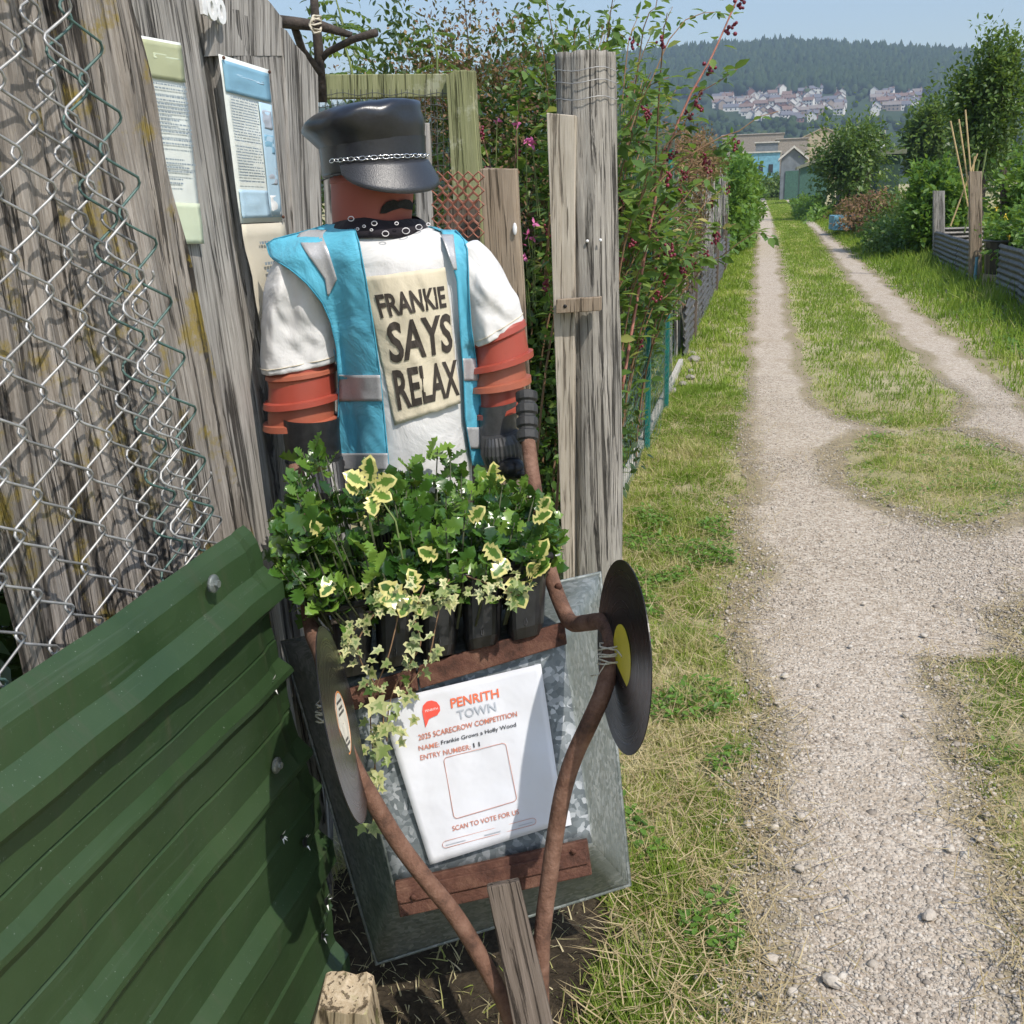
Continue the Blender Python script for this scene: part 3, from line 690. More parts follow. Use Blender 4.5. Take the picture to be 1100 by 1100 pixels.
works(905, 952, 168, 52, 0, 3, 'shed_brown', 'felt_roof', 'brown allotment shed with long flat mossy roof', 'garden_shed', flat=True, zb=-.3)
works(945, 968, 166, 48, 0, 3, 'shed_green', 'felt_roof', 'dark green allotment shed beside the brown one', 'garden_shed', flat=True, zb=-.3)
# haze
HAZE = MB().box((300, 950, 170), (5000, 3000, 346)).build('haze', 'paper')
hz = bpy.data.materials.new('haze air'); hz.use_nodes = True; ht = hz.node_tree; ht.nodes.clear()
pv = ht.nodes.new('ShaderNodeVolumePrincipled'); oo = ht.nodes.new('ShaderNodeOutputMaterial'); ht.links.new(pv.outputs[0], oo.inputs[1])
pv.inputs['Color'].default_value = (.60, .76, 1, 1); pv.inputs['Density'].default_value = 0.00036; pv.inputs['Anisotropy'].default_value = .2
HAZE.data.materials.clear(); HAZE.data.materials.append(hz); tag(HAZE, kind='stuff')
# ================================================================== FOREGROUND TIMBER, MESH AND SHEET
def slab(name, quad, thick, mat, parent=None, nu=6, nv=40, amp=.003, top_jag=0.0, seed=0, freq=1.0):
    """quad: world points BL, BR, TR, TL of the front face; thickness goes away from the viewer. Object axes: z along the length."""
    BL, BR, TR, TL = [Vector(q) for q in quad]; L = ((TL+TR)-(BL+BR))/2; Z = L.normalized(); X = ((BR+TR)-(BL+TL))/2; X = (X-Z*X.dot(Z)).normalized()
    Y = Z.cross(X)
    if Y.dot(BL-EYE) < 0: Y = -Y; X = -X if False else X
    o3 = Matrix((X, Y, Z)).transposed(); off = Vector((seed*.37, seed*1.3, seed*.7))
    org = (BL+BR)/2; mb = MB(); rings = []
    for j in range(nv+1):
        t_ = j/nv; a = BL.lerp(TL, t_); b = BR.lerp(TR, t_); ring = []
        def pt(u, dep):
            q = a.lerp(b, u)+Y*dep; s_ = o3.transposed() @ (q-org)
            n = noise.noise(Vector((s_.x*45*freq, s_.y*45*freq, s_.z*3))+off)*amp+noise.noise(Vector((s_.x*14, s_.y*14, s_.z*1.5))+off)*amp*.8
            q = q-Y*n*(1 if dep < thick/2 else -1)+X*noise.noise(Vector((dep*9, 7+u*9, s_.z*5))+off)*amp*.8
            if t_ == 1 and top_jag: q = q+Z*noise.noise(Vector((s_.x*40, s_.y*40, 1))+off)*top_jag
            return q
        for k in range(nu): ring.append(pt(k/nu, 0))
        ring.append(pt(1, 0)); ring.append(pt(1, thick*.5))
        for k in range(nu, -1, -1): ring.append(pt(k/nu, thick))
        ring.append(pt(0, thick*.5)); rings.append(ring)
    mb.loft(rings, True, True, True)
    return mb.build(name, mat, parent, origin=org, orient=o3, bevel=min(.003, thick*.12))
def floorz(q, z=0.0): q = Vector(q); return q
def ext(q, t_, z): q, t_ = Vector(q), Vector(t_); d = t_-q; return q+d*((z-q.z)/d.z)
def planeboard(name, px_quad, X, thick, mat, z0=None, z1=None, **kw):
    BL, BR, TR, TL = [VX(*q, X) for q in px_quad]
    if z0 is not None: a, b = BL, BR; BL, BR = ext(a, TL, z0), ext(b, TR, z0)
    if z1 is not None: a, b = TL, TR; TL, TR = ext(BL, a, z1), ext(BR, b, z1)
    return slab(name, (BL, BR, TR, TL), thick, mat, **kw)
# boarded fence on the left
bf = empty('board_fence', (-1.0, 1.9, 0), 'tall weathered grey board fence with papers pinned on it', 'fence')
XB = -1.03
planeboard('board', [(225, 560), (288, 560), (206, 0), (120, 0)], XB+.012, .03, 'old_wood', 0, 2.15, parent=bf, seed=1, amp=.004, nu=10, nv=60)
planeboard('board', [(295, 560), (303, 560), (224, 0), (211, 0)], XB-.012, .03, 'old_wood', 0, 2.15, parent=bf, seed=2, amp=.003)
planeboard('board', [(306, 560), (332, 560), (303, 30), (228, 0)], XB+.008, .03, 'old_wood', 0, None, parent=bf, seed=3, amp=.004, nu=12, nv=60, top_jag=.02)
q1, q2 = VX(303, 18, XB+.008), VX(228, -70, XB+.008)
planeboard('board', [(334, 560), (352, 560), (342, 80), (304, 28)], XB+.014, .035, 'old_wood', 0, None, parent=bf, seed=4, amp=.004, nu=8, nv=50, top_jag=.015)
slab('board', (VX(231, 60, XB+.009), VX(304, 60, XB+.009), q1, q2), .028, 'old_wood', bf, seed=3, top_jag=.01)
for k, z in enumerate((.45, 1.35)):
    slab('rail', ((XB-.03, .9, z), (XB-.03, 2.38, z), (XB-.03, 2.38, z+.09), (XB-.03, .9, z+.09)), .05, 'old_wood', bf, nv=4, seed=9+k)
# old split timbers behind the chain link
a = planeboard('timber_post', [(135, 700), (285, 640), (150, 60), (40, 60)], -.955, .05, 'sleeper', .0, 2.1, seed=11, amp=.012, nu=22, nv=120, freq=.8)
tag(a, 'broad leaning cracked timber with yellow lichen behind the wire mesh', 'timber post')
a = planeboard('timber_post', [(62, 740), (131, 700), (33, 60), (-90, 60)], -.945, .05, 'sleeper', .0, 2.1, seed=12, amp=.012, nu=22, nv=120, freq=.8)
tag(a, 'leaning cracked timber at the left edge beside the dark leafy gap', 'timber post')
# dark leaves in the gap at far left
pts = blob_points(9000, (-1.6, 1.55, .75), (.42, .85, .8), .2, 5, .2)
e = foliage('bush', pts, (-1.55, 1.3, .6), .06, 'leaf_dark', None, LEAF6, seed=4); tag(e, 'dark leaves seen through the wire under the leaning timber', 'bush')
# number on the fence
ns = empty('house_number', VX(228, 10, XB), 'white numerals 100 fixed high on the grey fence', 'number sign')
def text_verts(body, bold=0.0, res=3, cut=0):
    cu = bpy.data.curves.new('t', 'FONT'); cu.body = body; cu.offset = bold; cu.resolution_u = res; cu.fill_mode = 'FRONT'
    o = bpy.data.objects.new('t', cu); COL.objects.link(o); bpy.context.view_layer.update()
    me = bpy.data.meshes.new_from_object(o.evaluated_get(bpy.context.evaluated_depsgraph_get()))
    bm = bmesh.new(); bm.from_mesh(me); bmesh.ops.triangulate(bm, faces=bm.faces)
    xs_ = [v.co.x for v in bm.verts]; ys_ = [v.co.y for v in bm.verts]; x0, x1, y0, y1 = min(xs_), max(xs_), min(ys_), max(ys_)
    for k in range(1, cut):
        g = list(bm.verts)+list(bm.edges)+list(bm.faces)
        bmesh.ops.bisect_plane(bm, geom=g, plane_co=(x0+(x1-x0)*k/cut, 0, 0), plane_no=(1, 0, 0))
    bm.verts.index_update()
    vs = [((v.co.x-x0)/(x1-x0), (v.co.y-y0)/(y1-y0)) for v in bm.verts]; fs = [[v.index for v in f.verts] for f in bm.faces]
    bm.free(); bpy.data.meshes.remove(me); bpy.data.objects.remove(o); bpy.data.curves.remove(cu)
    return vs, fs
def bil(quad, u, v):
    """quad px TL TR BR BL; v up"""
    TL, TR, BR, BL = quad; a = [TL[i]+(TR[i]-TL[i])*u for i in (0, 1)]; b = [BL[i]+(BR[i]-BL[i])*u for i in (0, 1)]
    return b[0]+(a[0]-b[0])*v, b[1]+(a[1]-b[1])*v
def write(name, body, quad, place, mat, parent, bold=0.0, cut=0, warp=None, solid=0):
    vs, fs = text_verts(body, bold, cut=cut)
    mb = MB(); mb.add([place(*bil(quad, (warp(u) if warp else u), v)) for u, v in vs], fs)
    return mb.build(name, mat, parent, fix=False, solid=solid)
pl = lambda x, y: VX(x, y, XB+.024)
for k, (ch, q) in enumerate([('1', [(214, -9), (219, -8), (222, 17), (217, 15)]), ('0', [(219, -7), (230, -4), (234, 24), (223, 21)]), ('0', [(230, -3), (240, 0), (243, 28), (233, 25)])]):
    write('digit', ch, q, pl, 'white_plastic', ns, .04, solid=.006)
# posters
def poster(name, label, quad, plf, parts, nlines, textq, seed, pins=True, curl=.0015):
    c = Vector((0, 0, 0)); 
    for q in quad: c += plf(*q, 0)
    e = empty(name, c/4, label, 'poster'); random.seed(seed)
    def sheet(nm, qd, off, mat, par, n=8):
        mb = MB(); mb.v = [tuple(plf(*bil(qd, i/n, j/n), off+curl*noise.noise(Vector((i/n*2, j/n*3, seed))))) for j in range(n+1) for i in range(n+1)]
        mb.f = [(j*(n+1)+i, j*(n+1)+i+1, (j+1)*(n+1)+i+1, (j+1)*(n+1)+i) for j in range(n) for i in range(n)]
        return mb.build(nm, mat, par, smooth=True, fix=False, solid=.0006)
    sub = lambda u0, u1, v0, v1: [bil(quad, u0, v1), bil(quad, u1, v1), bil(quad, u1, v0), bil(quad, u0, v0)]
    sheet('sheet', quad, .003, parts[0], e)
    for (nm, mat, u0, u1, v0, v1) in parts[1]: sheet(nm, sub(u0, u1, v0, v1), .006, mat, e)
    mb = MB(); u0, u1, v0, v1 = textq
    for k in range(nlines):
        v = v1-(v1-v0)*k/nlines; 
        if random.random() < .14: continue
        u = u0+.01; end = u0+(u1-u0)*(1 if random.random() < .7 else random.uniform(.4, .9)); hgt = (v1-v0)/nlines*.42
        while u < end:
            l = random.uniform(.02, .09); b = len(mb.v); l = min(l, end-u)
            mb.add([plf(*bil(quad, a_, b_), .0088+curl*noise.noise(Vector((a_*2, b_*3, seed)))) for a_, b_ in ((u, v), (u+l, v), (u+l, v+hgt), (u, v+hgt))], [(0, 1, 2, 3)]); u += l+.018
    mb.build('printed_text', 'poster_text', e, fix=False)
    if pins:
        for u, v in ((.04, .98), (.96, .98), (.97, .03)): MB().ball(plf(*bil(quad, u, v), .009), .0035).build('pin', 'rust', e, smooth=True)
    return e
plo = lambda x, y, o=0: VX(x, y, XB+.018)+Vector((o, 0, 0))
poster('poster', 'pale green headed notice on the fence, half behind the wire mesh', [(147, 38), (192, 46), (217, 262), (188, 262)], lambda x, y, o=0: VX(x, y, XB+.02)+Vector((o, 0, 0)),
       ('paper_pale', [('header', 'poster_green', .0, .98, .80, .985), ('heading', 'poster_lime', .25, .9, .90, .925), ('footer', 'poster_lime', .02, .98, .0, .2)]), 26, (.05, .95, .27, .77), 21, pins=False)
poster('poster', 'blue headed notice with small pictures pinned on the fence', [(233, 58), (287, 75), (302, 238), (257, 240)], plo,
       ('paper_pale', [('header', 'poster_blue', .03, .97, .78, .97), ('heading', 'poster_sky', .3, .85, .885, .905), ('side_panel', 'poster_sky', .70, .97, .03, .765), ('footer', 'poster_sky', .03, .69, .03, .2),
        ('picture', 'ink_grey', .74, .94, .60, .72), ('picture', 'poster_blue', .74, .94, .44, .56), ('picture', 'ink_grey', .74, .94, .24, .35), ('picture', 'white_plastic', .74, .96, .04, .17)]), 30, (.07, .64, .23, .75), 22)
poster('poster', 'blank water stained cream sheet under the blue notice', [(258, 241), (304, 239), (316, 345), (279, 355)], plo, ('paper_cream', []), 9, (.3, .9, .2, .8), 23, pins=False, curl=.005)
random.seed(11)
# chain link mesh
cl = empty('chain_link_mesh', (-.80, 1.0, 0), 'slack galvanised chain link mesh over the old timbers', 'wire mesh')
def chain_wire(y0, z0, z1, lean, mat, a=.027, pz=.084, xo=-.90, ph=0, sag=0):
    pts = []; nseg = int((z1-z0)/(pz/2))
    for k in range(nseg+1):
        z = z0+k*pz/2; sgn = 1 if (k+ph) % 2 else -1
        y = y0+lean*(z1-z)+sag*noise.noise(Vector((z*2.2, y0*3, 0)))
        x = xo+.03*noise.noise(Vector((y*1.6, z*1.4, 3)))
        # rounded bend: three points round each corner
        for dz, f_, dx in ((-.010, .70, -.004*sgn), (-.003, .97, -.001*sgn), (.003, .97, .002*sgn), (.010, .70, .005*sgn)):
            pts.append((x+dx+.004*sgn, y+a*sgn*f_, z+dz))
    return MB().tube(pts, 0.0020, 6)
M['wire_dull'] = plain('dull weathered wire', (.27, .27, .265), .5, metal=.4, scale=50, var=.3)
for k in range(17):
    y0 = .68+k*.050
    # the free end slants: its top is nearer than its bottom
    zt = 2.2 if k < 11 else 2.2-(k-10)*.17
    mt = 'wire_green' if k in (3, 12) else ('wire_dull' if k % 3 == 1 else 'wire')
    chain_wire(y0, .86, zt, .10 if k < 15 else .12, mt, ph=k % 2, sag=.03).build('wire', mt, cl, smooth=True)
for k in range(2):
    chain_wire(1.17+k*.05, .95, 2.2, .16, 'wire', ph=k % 2, xo=-.86, sag=.05).build('wire', 'wire_green' if k == 1 else 'wire', cl, smooth=True)
# green box profile sheet
gs = empty('green_sheet_fence', (-.8, 1.0, 0), 'dark green ribbed metal sheet with torn right edge and bolts', 'metal fence sheet')
# profile: (height, bulge)
prof = [(-.08, 0), (.02, 0), (.045, .022), (.085, .022), (.11, 0), (.20, 0), (.206, .004), (.212, 0), (.30, 0), (.325, .024), (.375, .024), (.40, 0), (.485, 0), (.491, .004), (.497, 0), (.58, 0), (.605, .018), (.615, .018), (.64, 0), (.70, 0), (.7045, -.006), (.709, 0),
        (.77, .0), (.79, .012), (.80, .012), (.82, 0), (.855, 0), (.8585, -.006), (.862, 0), (.915, 0), (.945, .028), (.975, .028), (1.0, .002), (1.045, 0), (1.062, -.008), (1.074, -.022)]
ycols = [.05]+[.05+.03*i for i in range(1, 50)]
def edge_y(z):  # torn right edge
    e_ = np.interp(z, [0, .1, .3, .47, .52, .60, .82, .9, 1.07], [1.62, 1.63, 1.615, 1.60, 1.60, 1.555, 1.515, 1.50, 1.49])
    if .40 < z < .505: e_ += .02
    return e_+.010*noise.noise(Vector((0, 0, z*40)))+.005*noise.noise(Vector((0, 2, z*130)))
mb = MB(); nc = 60
zz = []
for i in range(len(prof)-1):
    a, b = prof[i], prof[i+1]; n = max(1, int((b[0]-a[0])/.02))
    for k in range(n): zz.append((a[0]+(b[0]-a[0])*k/n, a[1]+(b[1]-a[1])*k/n))
zz.append(prof[-1])
for (z, b_) in zz:
    for i in range(nc+1):
        u = i/nc; y = -.1+(edge_y(z)+.1)*u
        dent = .012*noise.noise(Vector((y*2.3, z*3, 4)))+.004*noise.noise(Vector((y*9, z*9, 6)))
        if u > .93: dent += .005*noise.noise(Vector((y*4, z*16, 9)))*(u-.93)/.07
        mb.v.append((-.805+b_+dent+(u > .97)*(-.006)*(b_ < .01), y, z+.012*noise.noise(Vector((y*1.4, 0, 2)))*(z > .9)))
mb.f = [(j*(nc+1)+i, j*(nc+1)+i+1, (j+1)*(nc+1)+i+1, (j+1)*(nc+1)+i) for j in range(len(zz)-1) for i in range(nc)]
gso = mb.build('metal_sheet', 'green_sheet', gs, fix=False, solid=.0012)
for f_ in gso.data.polygons: f_.use_smooth = False
for (px, py) in ((230, 627), (298, 822)):
    c = VX(px, py, -.79); mb = MB(); n = Vector((1, 0, 0)); q = n.to_track_quat('Z', 'Y').to_matrix()
    mb.loft([[c+q @ Vector((r_*cos(2*pi*k/14), r_*sin(2*pi*k/14), h)) for k in range(14)] for r_, h in ((.014, -.004), (.0145, .0005), (.013, .002), (.006, .003))], True, True, True)
    b = mb.build('bolt', 'galv_side', gs, smooth=True)
    mb = MB(); mb.loft([[c+q @ Vector((r_*cos(2*pi*k/6), r_*sin(2*pi*k/6), h)) for k in range(6)] for r_, h in ((.0062, .002), (.0062, .0085))], True, True, True); mb.build('hex_head', 'galv_side', b)
for (px, py, r_) in ((268, 660, .007), (292, 735, .008), (327, 905, .009), (350, 968, .008), (346, 1005, .006), (302, 899, .004)):
    c = VX(px, py, -.796); mb = MB(); pts = [c+Vector((.0, r_*(.6+.5*random.random())*cos(k*2*pi/9), r_*1.5*(.6+.5*random.random())*sin(k*2*pi/9))) for k in range(9)]
    mb.prism(pts, (.0015, 0, 0)); mb.build('torn_hole', 'black_plastic', gs)
    mb = MB()
    for k in range(5):
        a = random.random()*6.28; p0 = c+Vector((.003, cos(a)*r_*.8, sin(a)*r_*1.2)); mb.add([p0, p0+Vector((.002, .003, .001)), p0+Vector((.006, cos(a)*.007, sin(a)*.010))], [(0, 1, 2)])
    mb.build('bare_metal_burr', 'white_plastic', gs, fix=False)
# cut stake in the bottom corner
tp = [P(335, 1058, 1.62), P(398, 1062, 1.62), P(412, 1130, 1.68), P(308, 1130, 1.68)]
slab('wooden_stake', (G(300, 1215), G(425, 1215), P(394, 1090, 1.66), P(342, 1084, 1.66)), .07, 'stump', None, seed=31, nu=8, nv=20, amp=.004, top_jag=.012)
tag(bpy.data.objects['wooden_stake'], 'short pale cut stake at the foot of the green sheet', 'stake')
# ------------------------------------------------------------------ gate recess behind the figure
gp = empty('garden_gate', (-.9, 3.4, 0), 'greenish timber gate frame with wire mesh panel behind the cap', 'gate')
def yboard(name, px_quad, Y, thick, mat, z0=None, **kw):
    BL, BR, TR, TL = [VY(*q, Y) for q in px_quad]
    if z0 is not None: BL, BR = ext(BL, TL, z0), ext(BR, TR, z0)
    return slab(name, (BL, BR, TR, TL), thick, mat, **kw)
yboard('top_rail', [(338, 106), (482, 104), (480, 79), (338, 80)], 3.42, .05, 'green_wood', parent=gp, seed=41, nv=5, nu=20)
yboard('upright', [(492, 300), (522, 300), (507, 76), (478, 78)], 3.38, .05, 'green_wood', 0, parent=gp, seed=42, nu=8, nv=40, amp=.003, top_jag=.01)
mb = MB()
for k in range(23):
    x = 343+k*6.3; mb.tube([VY(x, 96, 3.40), VY(x+4, 330, 3.40)], .0012, 4)
for k in range(14):
    y = 101+k*13; mb.tube([VY(341+i*7.2, y+1.6*sin(i*1.3+k), 3.398) for i in range(21)], .0012, 4)
mb.build('wire_panel', 'wire_dark', gp)
a = yboard('fence_picket', [(530, 420), (568, 420), (554, 181), (515, 181)], 3.2, .03, 'brown_wood', 0, seed=43, nu=8, nv=40, top_jag=.004); tag(a, 'brown sawn picket with a white splash right of the shoulder', 'picket')
MB().ball(VY(553, 246, 3.19), .012, 8, 5, (.6, .3, 1.6)).build('paint_splash', 'white_plastic', a, smooth=True)
a = yboard('fence_picket', [(448, 260), (466, 260), (460, 132), (443, 132)], 3.3, .02, 'old_wood', 0, seed=44, nu=4, nv=20); tag(a, 'narrow grey picket directly behind the cap visor', 'picket')
a = yboard('fence_picket', [(350, 260), (364, 260), (360, 150), (346, 150)], 3.35, .02, 'old_wood', 0, seed=47, nu=4, nv=20); tag(a, 'narrow grey picket between board fence and head', 'picket')
# rusty expanded metal
mb = MB()
for j in range(9):
    for i in range(5):
        cx = 470+i*11+(j % 2)*5.5; cyy = 190+j*7.5
        if cx > 514: continue
        k = [VY(cx-6, cyy, 3.12), VY(cx, cyy-5.5, 3.12), VY(cx+6, cyy, 3.12), VY(cx, cyy+5.5, 3.12)]
        mb.tube(k, .0028, 4, closed=True)
a = mb.build('expanded_metal_panel', 'rust_bright', None); tag(a, 'rusty diamond expanded metal panel behind the shoulder', 'mesh panel')
a = yboard('dark_board', [(482, 330), (516, 330), (514, 215), (478, 215)], 3.3, .02, 'dark_wood', 0, seed=48, nu=4, nv=8); tag(a, 'dark board behind the rusty diamond mesh', 'board')
# big pole
def pole(name, base, top, r0, r1, mat, n=28, nv=60, amp=.008, lean=None, seed=0, parent=None):
    base, top = Vector(base), Vector(top); Z = (top-base).normalized(); X = Z.cross(Vector((0, 1, 0))).normalized(); Y = Z.cross(X); L = (top-base).length
    rings = []
    for j in range(nv+1):
        t_ = j/nv; r_ = r0+(r1-r0)*t_; ring = []
        for k in range(n):
            a = 2*pi*k/n; q = Vector((cos(a), sin(a), 0))
            d = amp*(noise.noise(Vector((q.x*3.2, q.y*3.2, t_*L*1.2+seed)))+.9*noise.noise(Vector((q.x*9, q.y*9, t_*L*2+seed))))
            ring.append(base+X*(q.x*(r_+d))+Y*(q.y*(r_+d))+Z*(t_*L+(amp*noise.noise(Vector((q.x*4, q.y*4, 9))) if j == nv else 0)))
        rings.append(ring)
    return MB().loft(rings, True, True, True).build(name, mat, parent, True if False else False, origin=base, orient=Matrix((X, Y, Z)).transposed(), bevel=0)
pb = G(641, 634); pt_ = VY(629, 58, pb.y)
big = pole('gate_post', pb-Vector((0, 0, .1)), pt_, .112, .104, 'post_wood', n=48, nv=110, amp=.012, seed=3)
big.data.polygons.foreach_set('use_smooth', [True]*len(big.data.polygons)); tag(big, 'stout round weathered grey gate post bound with wire', 'gate post')
for zz_ in (.06, .10, .155):
    c = pt_.lerp(pb, zz_/2.06*1.0); MB().tube([c+Vector((.115*cos(a*pi/12), .115*sin(a*pi/12), .006*sin(a))) for a in range(24)], .0016, 5, closed=True).build('wire_band', 'wire', big, smooth=True)
for (px, py) in ((631, 259), (645, 258)): MB().ball(VY(px, py, pb.y-.115), .006).build('nail_head', 'white_plastic', big, smooth=True)
ba = yboard('timber_batten', [(604, 600), (616, 610), (618, 124), (587, 121)], pb.y-.13, .035, 'pale_wood', 0, seed=51, nu=6, nv=40, amp=.002)
tag(ba, 'pale sawn batten standing against the round gate post', 'batten')
c1, c2, c3, c4 = [VY(*q, pb.y-.175) for q in ((597, 337), (645, 334), (645, 319), (597, 322))]
cb = slab('wooden_latch', (c1, c2, c3, c4), .035, 'brown_wood', None, seed=52, nv=4, nu=8, amp=.001); tag(cb, 'small wooden cross block with a hole on the pale batten', 'latch block')
MB().ball(VY(607, 329, pb.y-.176), .007, 10, 6, (1, .4, 1)).build('bolt_hole', 'black_plastic', cb)
a = pole('fence_stake', G(700, 585), VY(660, 62, pb.y+.12)+Vector((.0, 0, 0)), .02, .02, 'post_wood', n=10, nv=10, amp=.002) if False else None
a = slab('fence_board', tuple(VY(*q, pb.y+.12) for q in ((652, 640), (668, 640), (661, 62), (646, 62))), .03, 'post_wood', None, seed=54, nu=4, nv=30, amp=.003); tag(a, 'narrow grey upright fixed to the lane side of the gate post', 'board')
# dark crossing branches tied with string above the fence
br = empty('branch_arch', VX(340, 40, -1.0), 'dark crossed branches tied with string above the fence', 'branches')
D0 = 2.7
def bpts(l): return [P(x, y, d) for x, y, d in l]
MB().tube(bpts([(290, 22, 2.6), (318, 25, 2.6), (345, 28, 2.62), (378, 38, 2.65)]), [.016, .015, .013, .008], 10).build('branch', 'twig', br, smooth=True)
MB().tube(bpts([(336, -30, 2.66), (338, 10, 2.66), (342, 50, 2.7), (346, 110, 2.75)]), [.010, .011, .013, .014], 10).build('branch', 'twig', br, smooth=True)
MB().tube(bpts([(404, 35, 2.6), (380, 42, 2.64), (352, 56, 2.7), (340, 70, 2.72)]), [.010, .009, .009, .008], 10).build('branch', 'twig', br, smooth=True)
MB().tube(bpts([(316, 28, 2.62), (325, 55, 2.68), (344, 80, 2.72)]), [.010, .011, .012], 10).build('branch', 'twig', br, smooth=True)
MB().tube([P(340+7*cos(k*1.05)*(1+.1*sin(k)), 26+11*sin(k*1.05)*cos(k*.21), 2.60+.03*sin(k*1.05+1)) for k in range(60)], .0022, 5).build('string', 'string', br, smooth=True)
# ------------------------------------------------------------------ dark leafy background of the garden
def bush(name, label, c, r, n, size, mat, cat='bush', tmpl=LEAF, seed=0, stems=6, lump=.35, zmin=.02, parts=True, shell=.5, group=None):
    base = Vector((c[0], c[1], 0)); e = empty(name, base, label, cat, group)
    random.seed(seed+100); pts = blob_points(n, c, r, lump, seed, shell, zmin=zmin)
    foliage('leaves', pts, (c[0], c[1], c[2]-r[2]*.4), size, mat, e, tmpl, seed=seed)
    mb = MB()
    for k in range(stems):
        q = Vector(random.choice(list(pts))); b = base+Vector((random.uniform(-.3, .3)*r[0], random.uniform(-.3, .3)*r[1], -.02)); m_ = b.lerp(q, .5)+Vector((0, 0, (q.z-b.z)*.15))
        rr = .012*max(1, r[2]); mb.tube([b, m_, q], [rr, rr*.6, rr*.15], 6)
    mb.build('stem', 'twig', e, smooth=True)
    return e
bush('hedge_bush', 'tall dark mixed hedge rising behind the green upright', (-2.15, 7.2, 1.25), (.95, 1.0, 1.45), 17000, .055, 'leaf_dark', seed=1, tmpl=LEAF6, shell=.3)
bush('hedge_bush', 'dense mid green bush directly behind the round gate post', (-1.25, 6.6, 1.3), (.62, .7, 1.3), 14000, .05, 'leaf_mid', seed=2, tmpl=LEAF6, shell=.3)
bush('hedge_bush', 'dark bush filling the gap behind the gate mesh', (-2.0, 5.0, .75), (.95, .6, .95), 15000, .05, 'leaf_dark', seed=3, tmpl=LEAF6, shell=.3)
bush('hedge_bush', 'low dark bush behind the planter and pale batten', (-1.1, 4.8, .55), (.42, .45, .85), 10000, .042, 'leaf_dark', seed=5, tmpl=LEAF6, shell=.3)
bush('seed_head_bush', 'reddish brown flowering weeds between picket and batten', (-1.3, 5.0, 1.2), (.45, .4, .5), 3800, .026, 'leaf_red', seed=6, lump=.5, cat='weeds')
bush('seed_head_bush', 'brown seeding top growth on the hedge against the sky', (-1.75, 6.3, 2.15), (.6, .5, .45), 4500, .03, 'leaf_red', seed=7, lump=.6, cat='weeds')
# pink flowers
for k, (px, py) in enumerate([(556, 133), (565, 150), (572, 152), (534, 130), (567, 252), (572, 256), (565, 276), (574, 240), (572, 155), (560, 262)]):
    e = empty('pink_flower', VY(px, py, 4.45), 'small pink willowherb flower among the weeds by the picket', 'flower', 'pink flowers among the weeds')
    c = VY(px, py, 4.45); d = rdir(5); tag(e)
    o = scatter('petals', LEAF6[0], LEAF6[1], np.array([c]*5), d, rdir(5), np.full(5, .028), rng.random(5), 'pink', e)
    MB().tube([c, c+Vector((random.uniform(-.03, .03), .02, -.3))], .002, 4).build('stem', 'stem_green', e)
# rowan sapling leaves against the sky
def rowan(px, py, d, s_, ang, lean, lab):
    base = P(px, py, d); e = empty('rowan_sapling', base, lab, 'sapling'); mb = MB(); A, D_, Uu, Sz = [], [], [], []
    top = P(px+lean, py-ang, d); mb.tube([base, base.lerp(top, .5)+Vector((.01, 0, 0)), top], [.006, .004, .002], 6)
    for k in range(7):
        t_ = .35+.65*k/6; b = base.lerp(top, t_); dr = (CR*(1 if k % 2 else -1)+CU*random.uniform(.0, .5)+FW*random.uniform(-.4, .4)).normalized()
        ln = s_*random.uniform(.7, 1.2); pts = [b+dr*ln*i/6-Vector((0, 0, 1))*ln*.35*(i/6)**2 for i in range(7)]; mb.tube(pts, .0012, 4)
        for i in range(1, 7):
            for sg in (-1, 1):
                A.append(pts[i]); ax = (pts[i]-pts[i-1]).normalized(); sd = ax.cross(Vector((0, 0, 1))).normalized()*sg; D_.append(sd+ax*.4-Vector((0, 0, .3))); Uu.append((0, 0, 1)); Sz.append(s_*.36)
    mb.build('stem', 'stem_green', e, smooth=True)
    scatter('leaves', LEAF6[0], LEAF6[1], np.array([list(a) for a in A]), np.array([list(a) for a in D_]), np.array(Uu, float)+rng.normal(size=(len(A), 3))*.3, np.array(Sz), rng.random(len(A)), 'leaf_mid', e)
rowan(385, 110, 3.6, .10, 90, -25, 'rowan sapling right of the tied branches'); rowan(372, 60, 3.7, .09, 75, -15, 'rowan shoot at the top edge beside the dark branches'); rowan(470, 90, 3.9, .09, 60, -6, 'small rowan shoot over the green rail by the hedge')
# ================================================================== SCARECROW
random.seed(5)
HS = 2.12
TOR = [(243, 405, 47, .07), (250, 408, 64, .085), (260, 412, 84, .10), (275, 418, 88, .115), (300, 424, 80, .12), (340, 431, 73, .12), (400, 439, 66, .115), (460, 444, 61, .115), (530, 446, 62, .12)]
SLL = [(258, 338, 26, .06, 10), (275, 330, 38, .075, 12), (300, 326, 42, .08, 12), (335, 324, 43, .08, 10), (370, 323, 43, .08, 9), (394, 324, 42.5, .08, 8)]
SRR = [(262, 497, 16, .05, 20), (285, 504, 27, .065, 26), (310, 515, 32, .07, 27), (335, 527, 33, .07, 27), (359, 535, 31, .068, 26)]
def tget(tab, y, i): return float(np.interp(y, [r[0] for r in tab], [r[i] for r in tab]))
def fold(px, py, amp=1.0):
    return (0.010*noise.noise(Vector((px*.03, py*.012, 1)))+.007*noise.noise(Vector((px*.07, py*.03, 5)))+.004*noise.noise(Vector((px*.12-py*.08, py*.05, 8))))*amp
def torH(px, py):
    c, a, b = (tget(TOR, py, i) for i in (1, 2, 3)); u = (px-c)/a
    return HS-b*sqrt(max(0, 1-u*u)) if abs(u) < 1 else HS+.0+.02*(abs(u)-1)
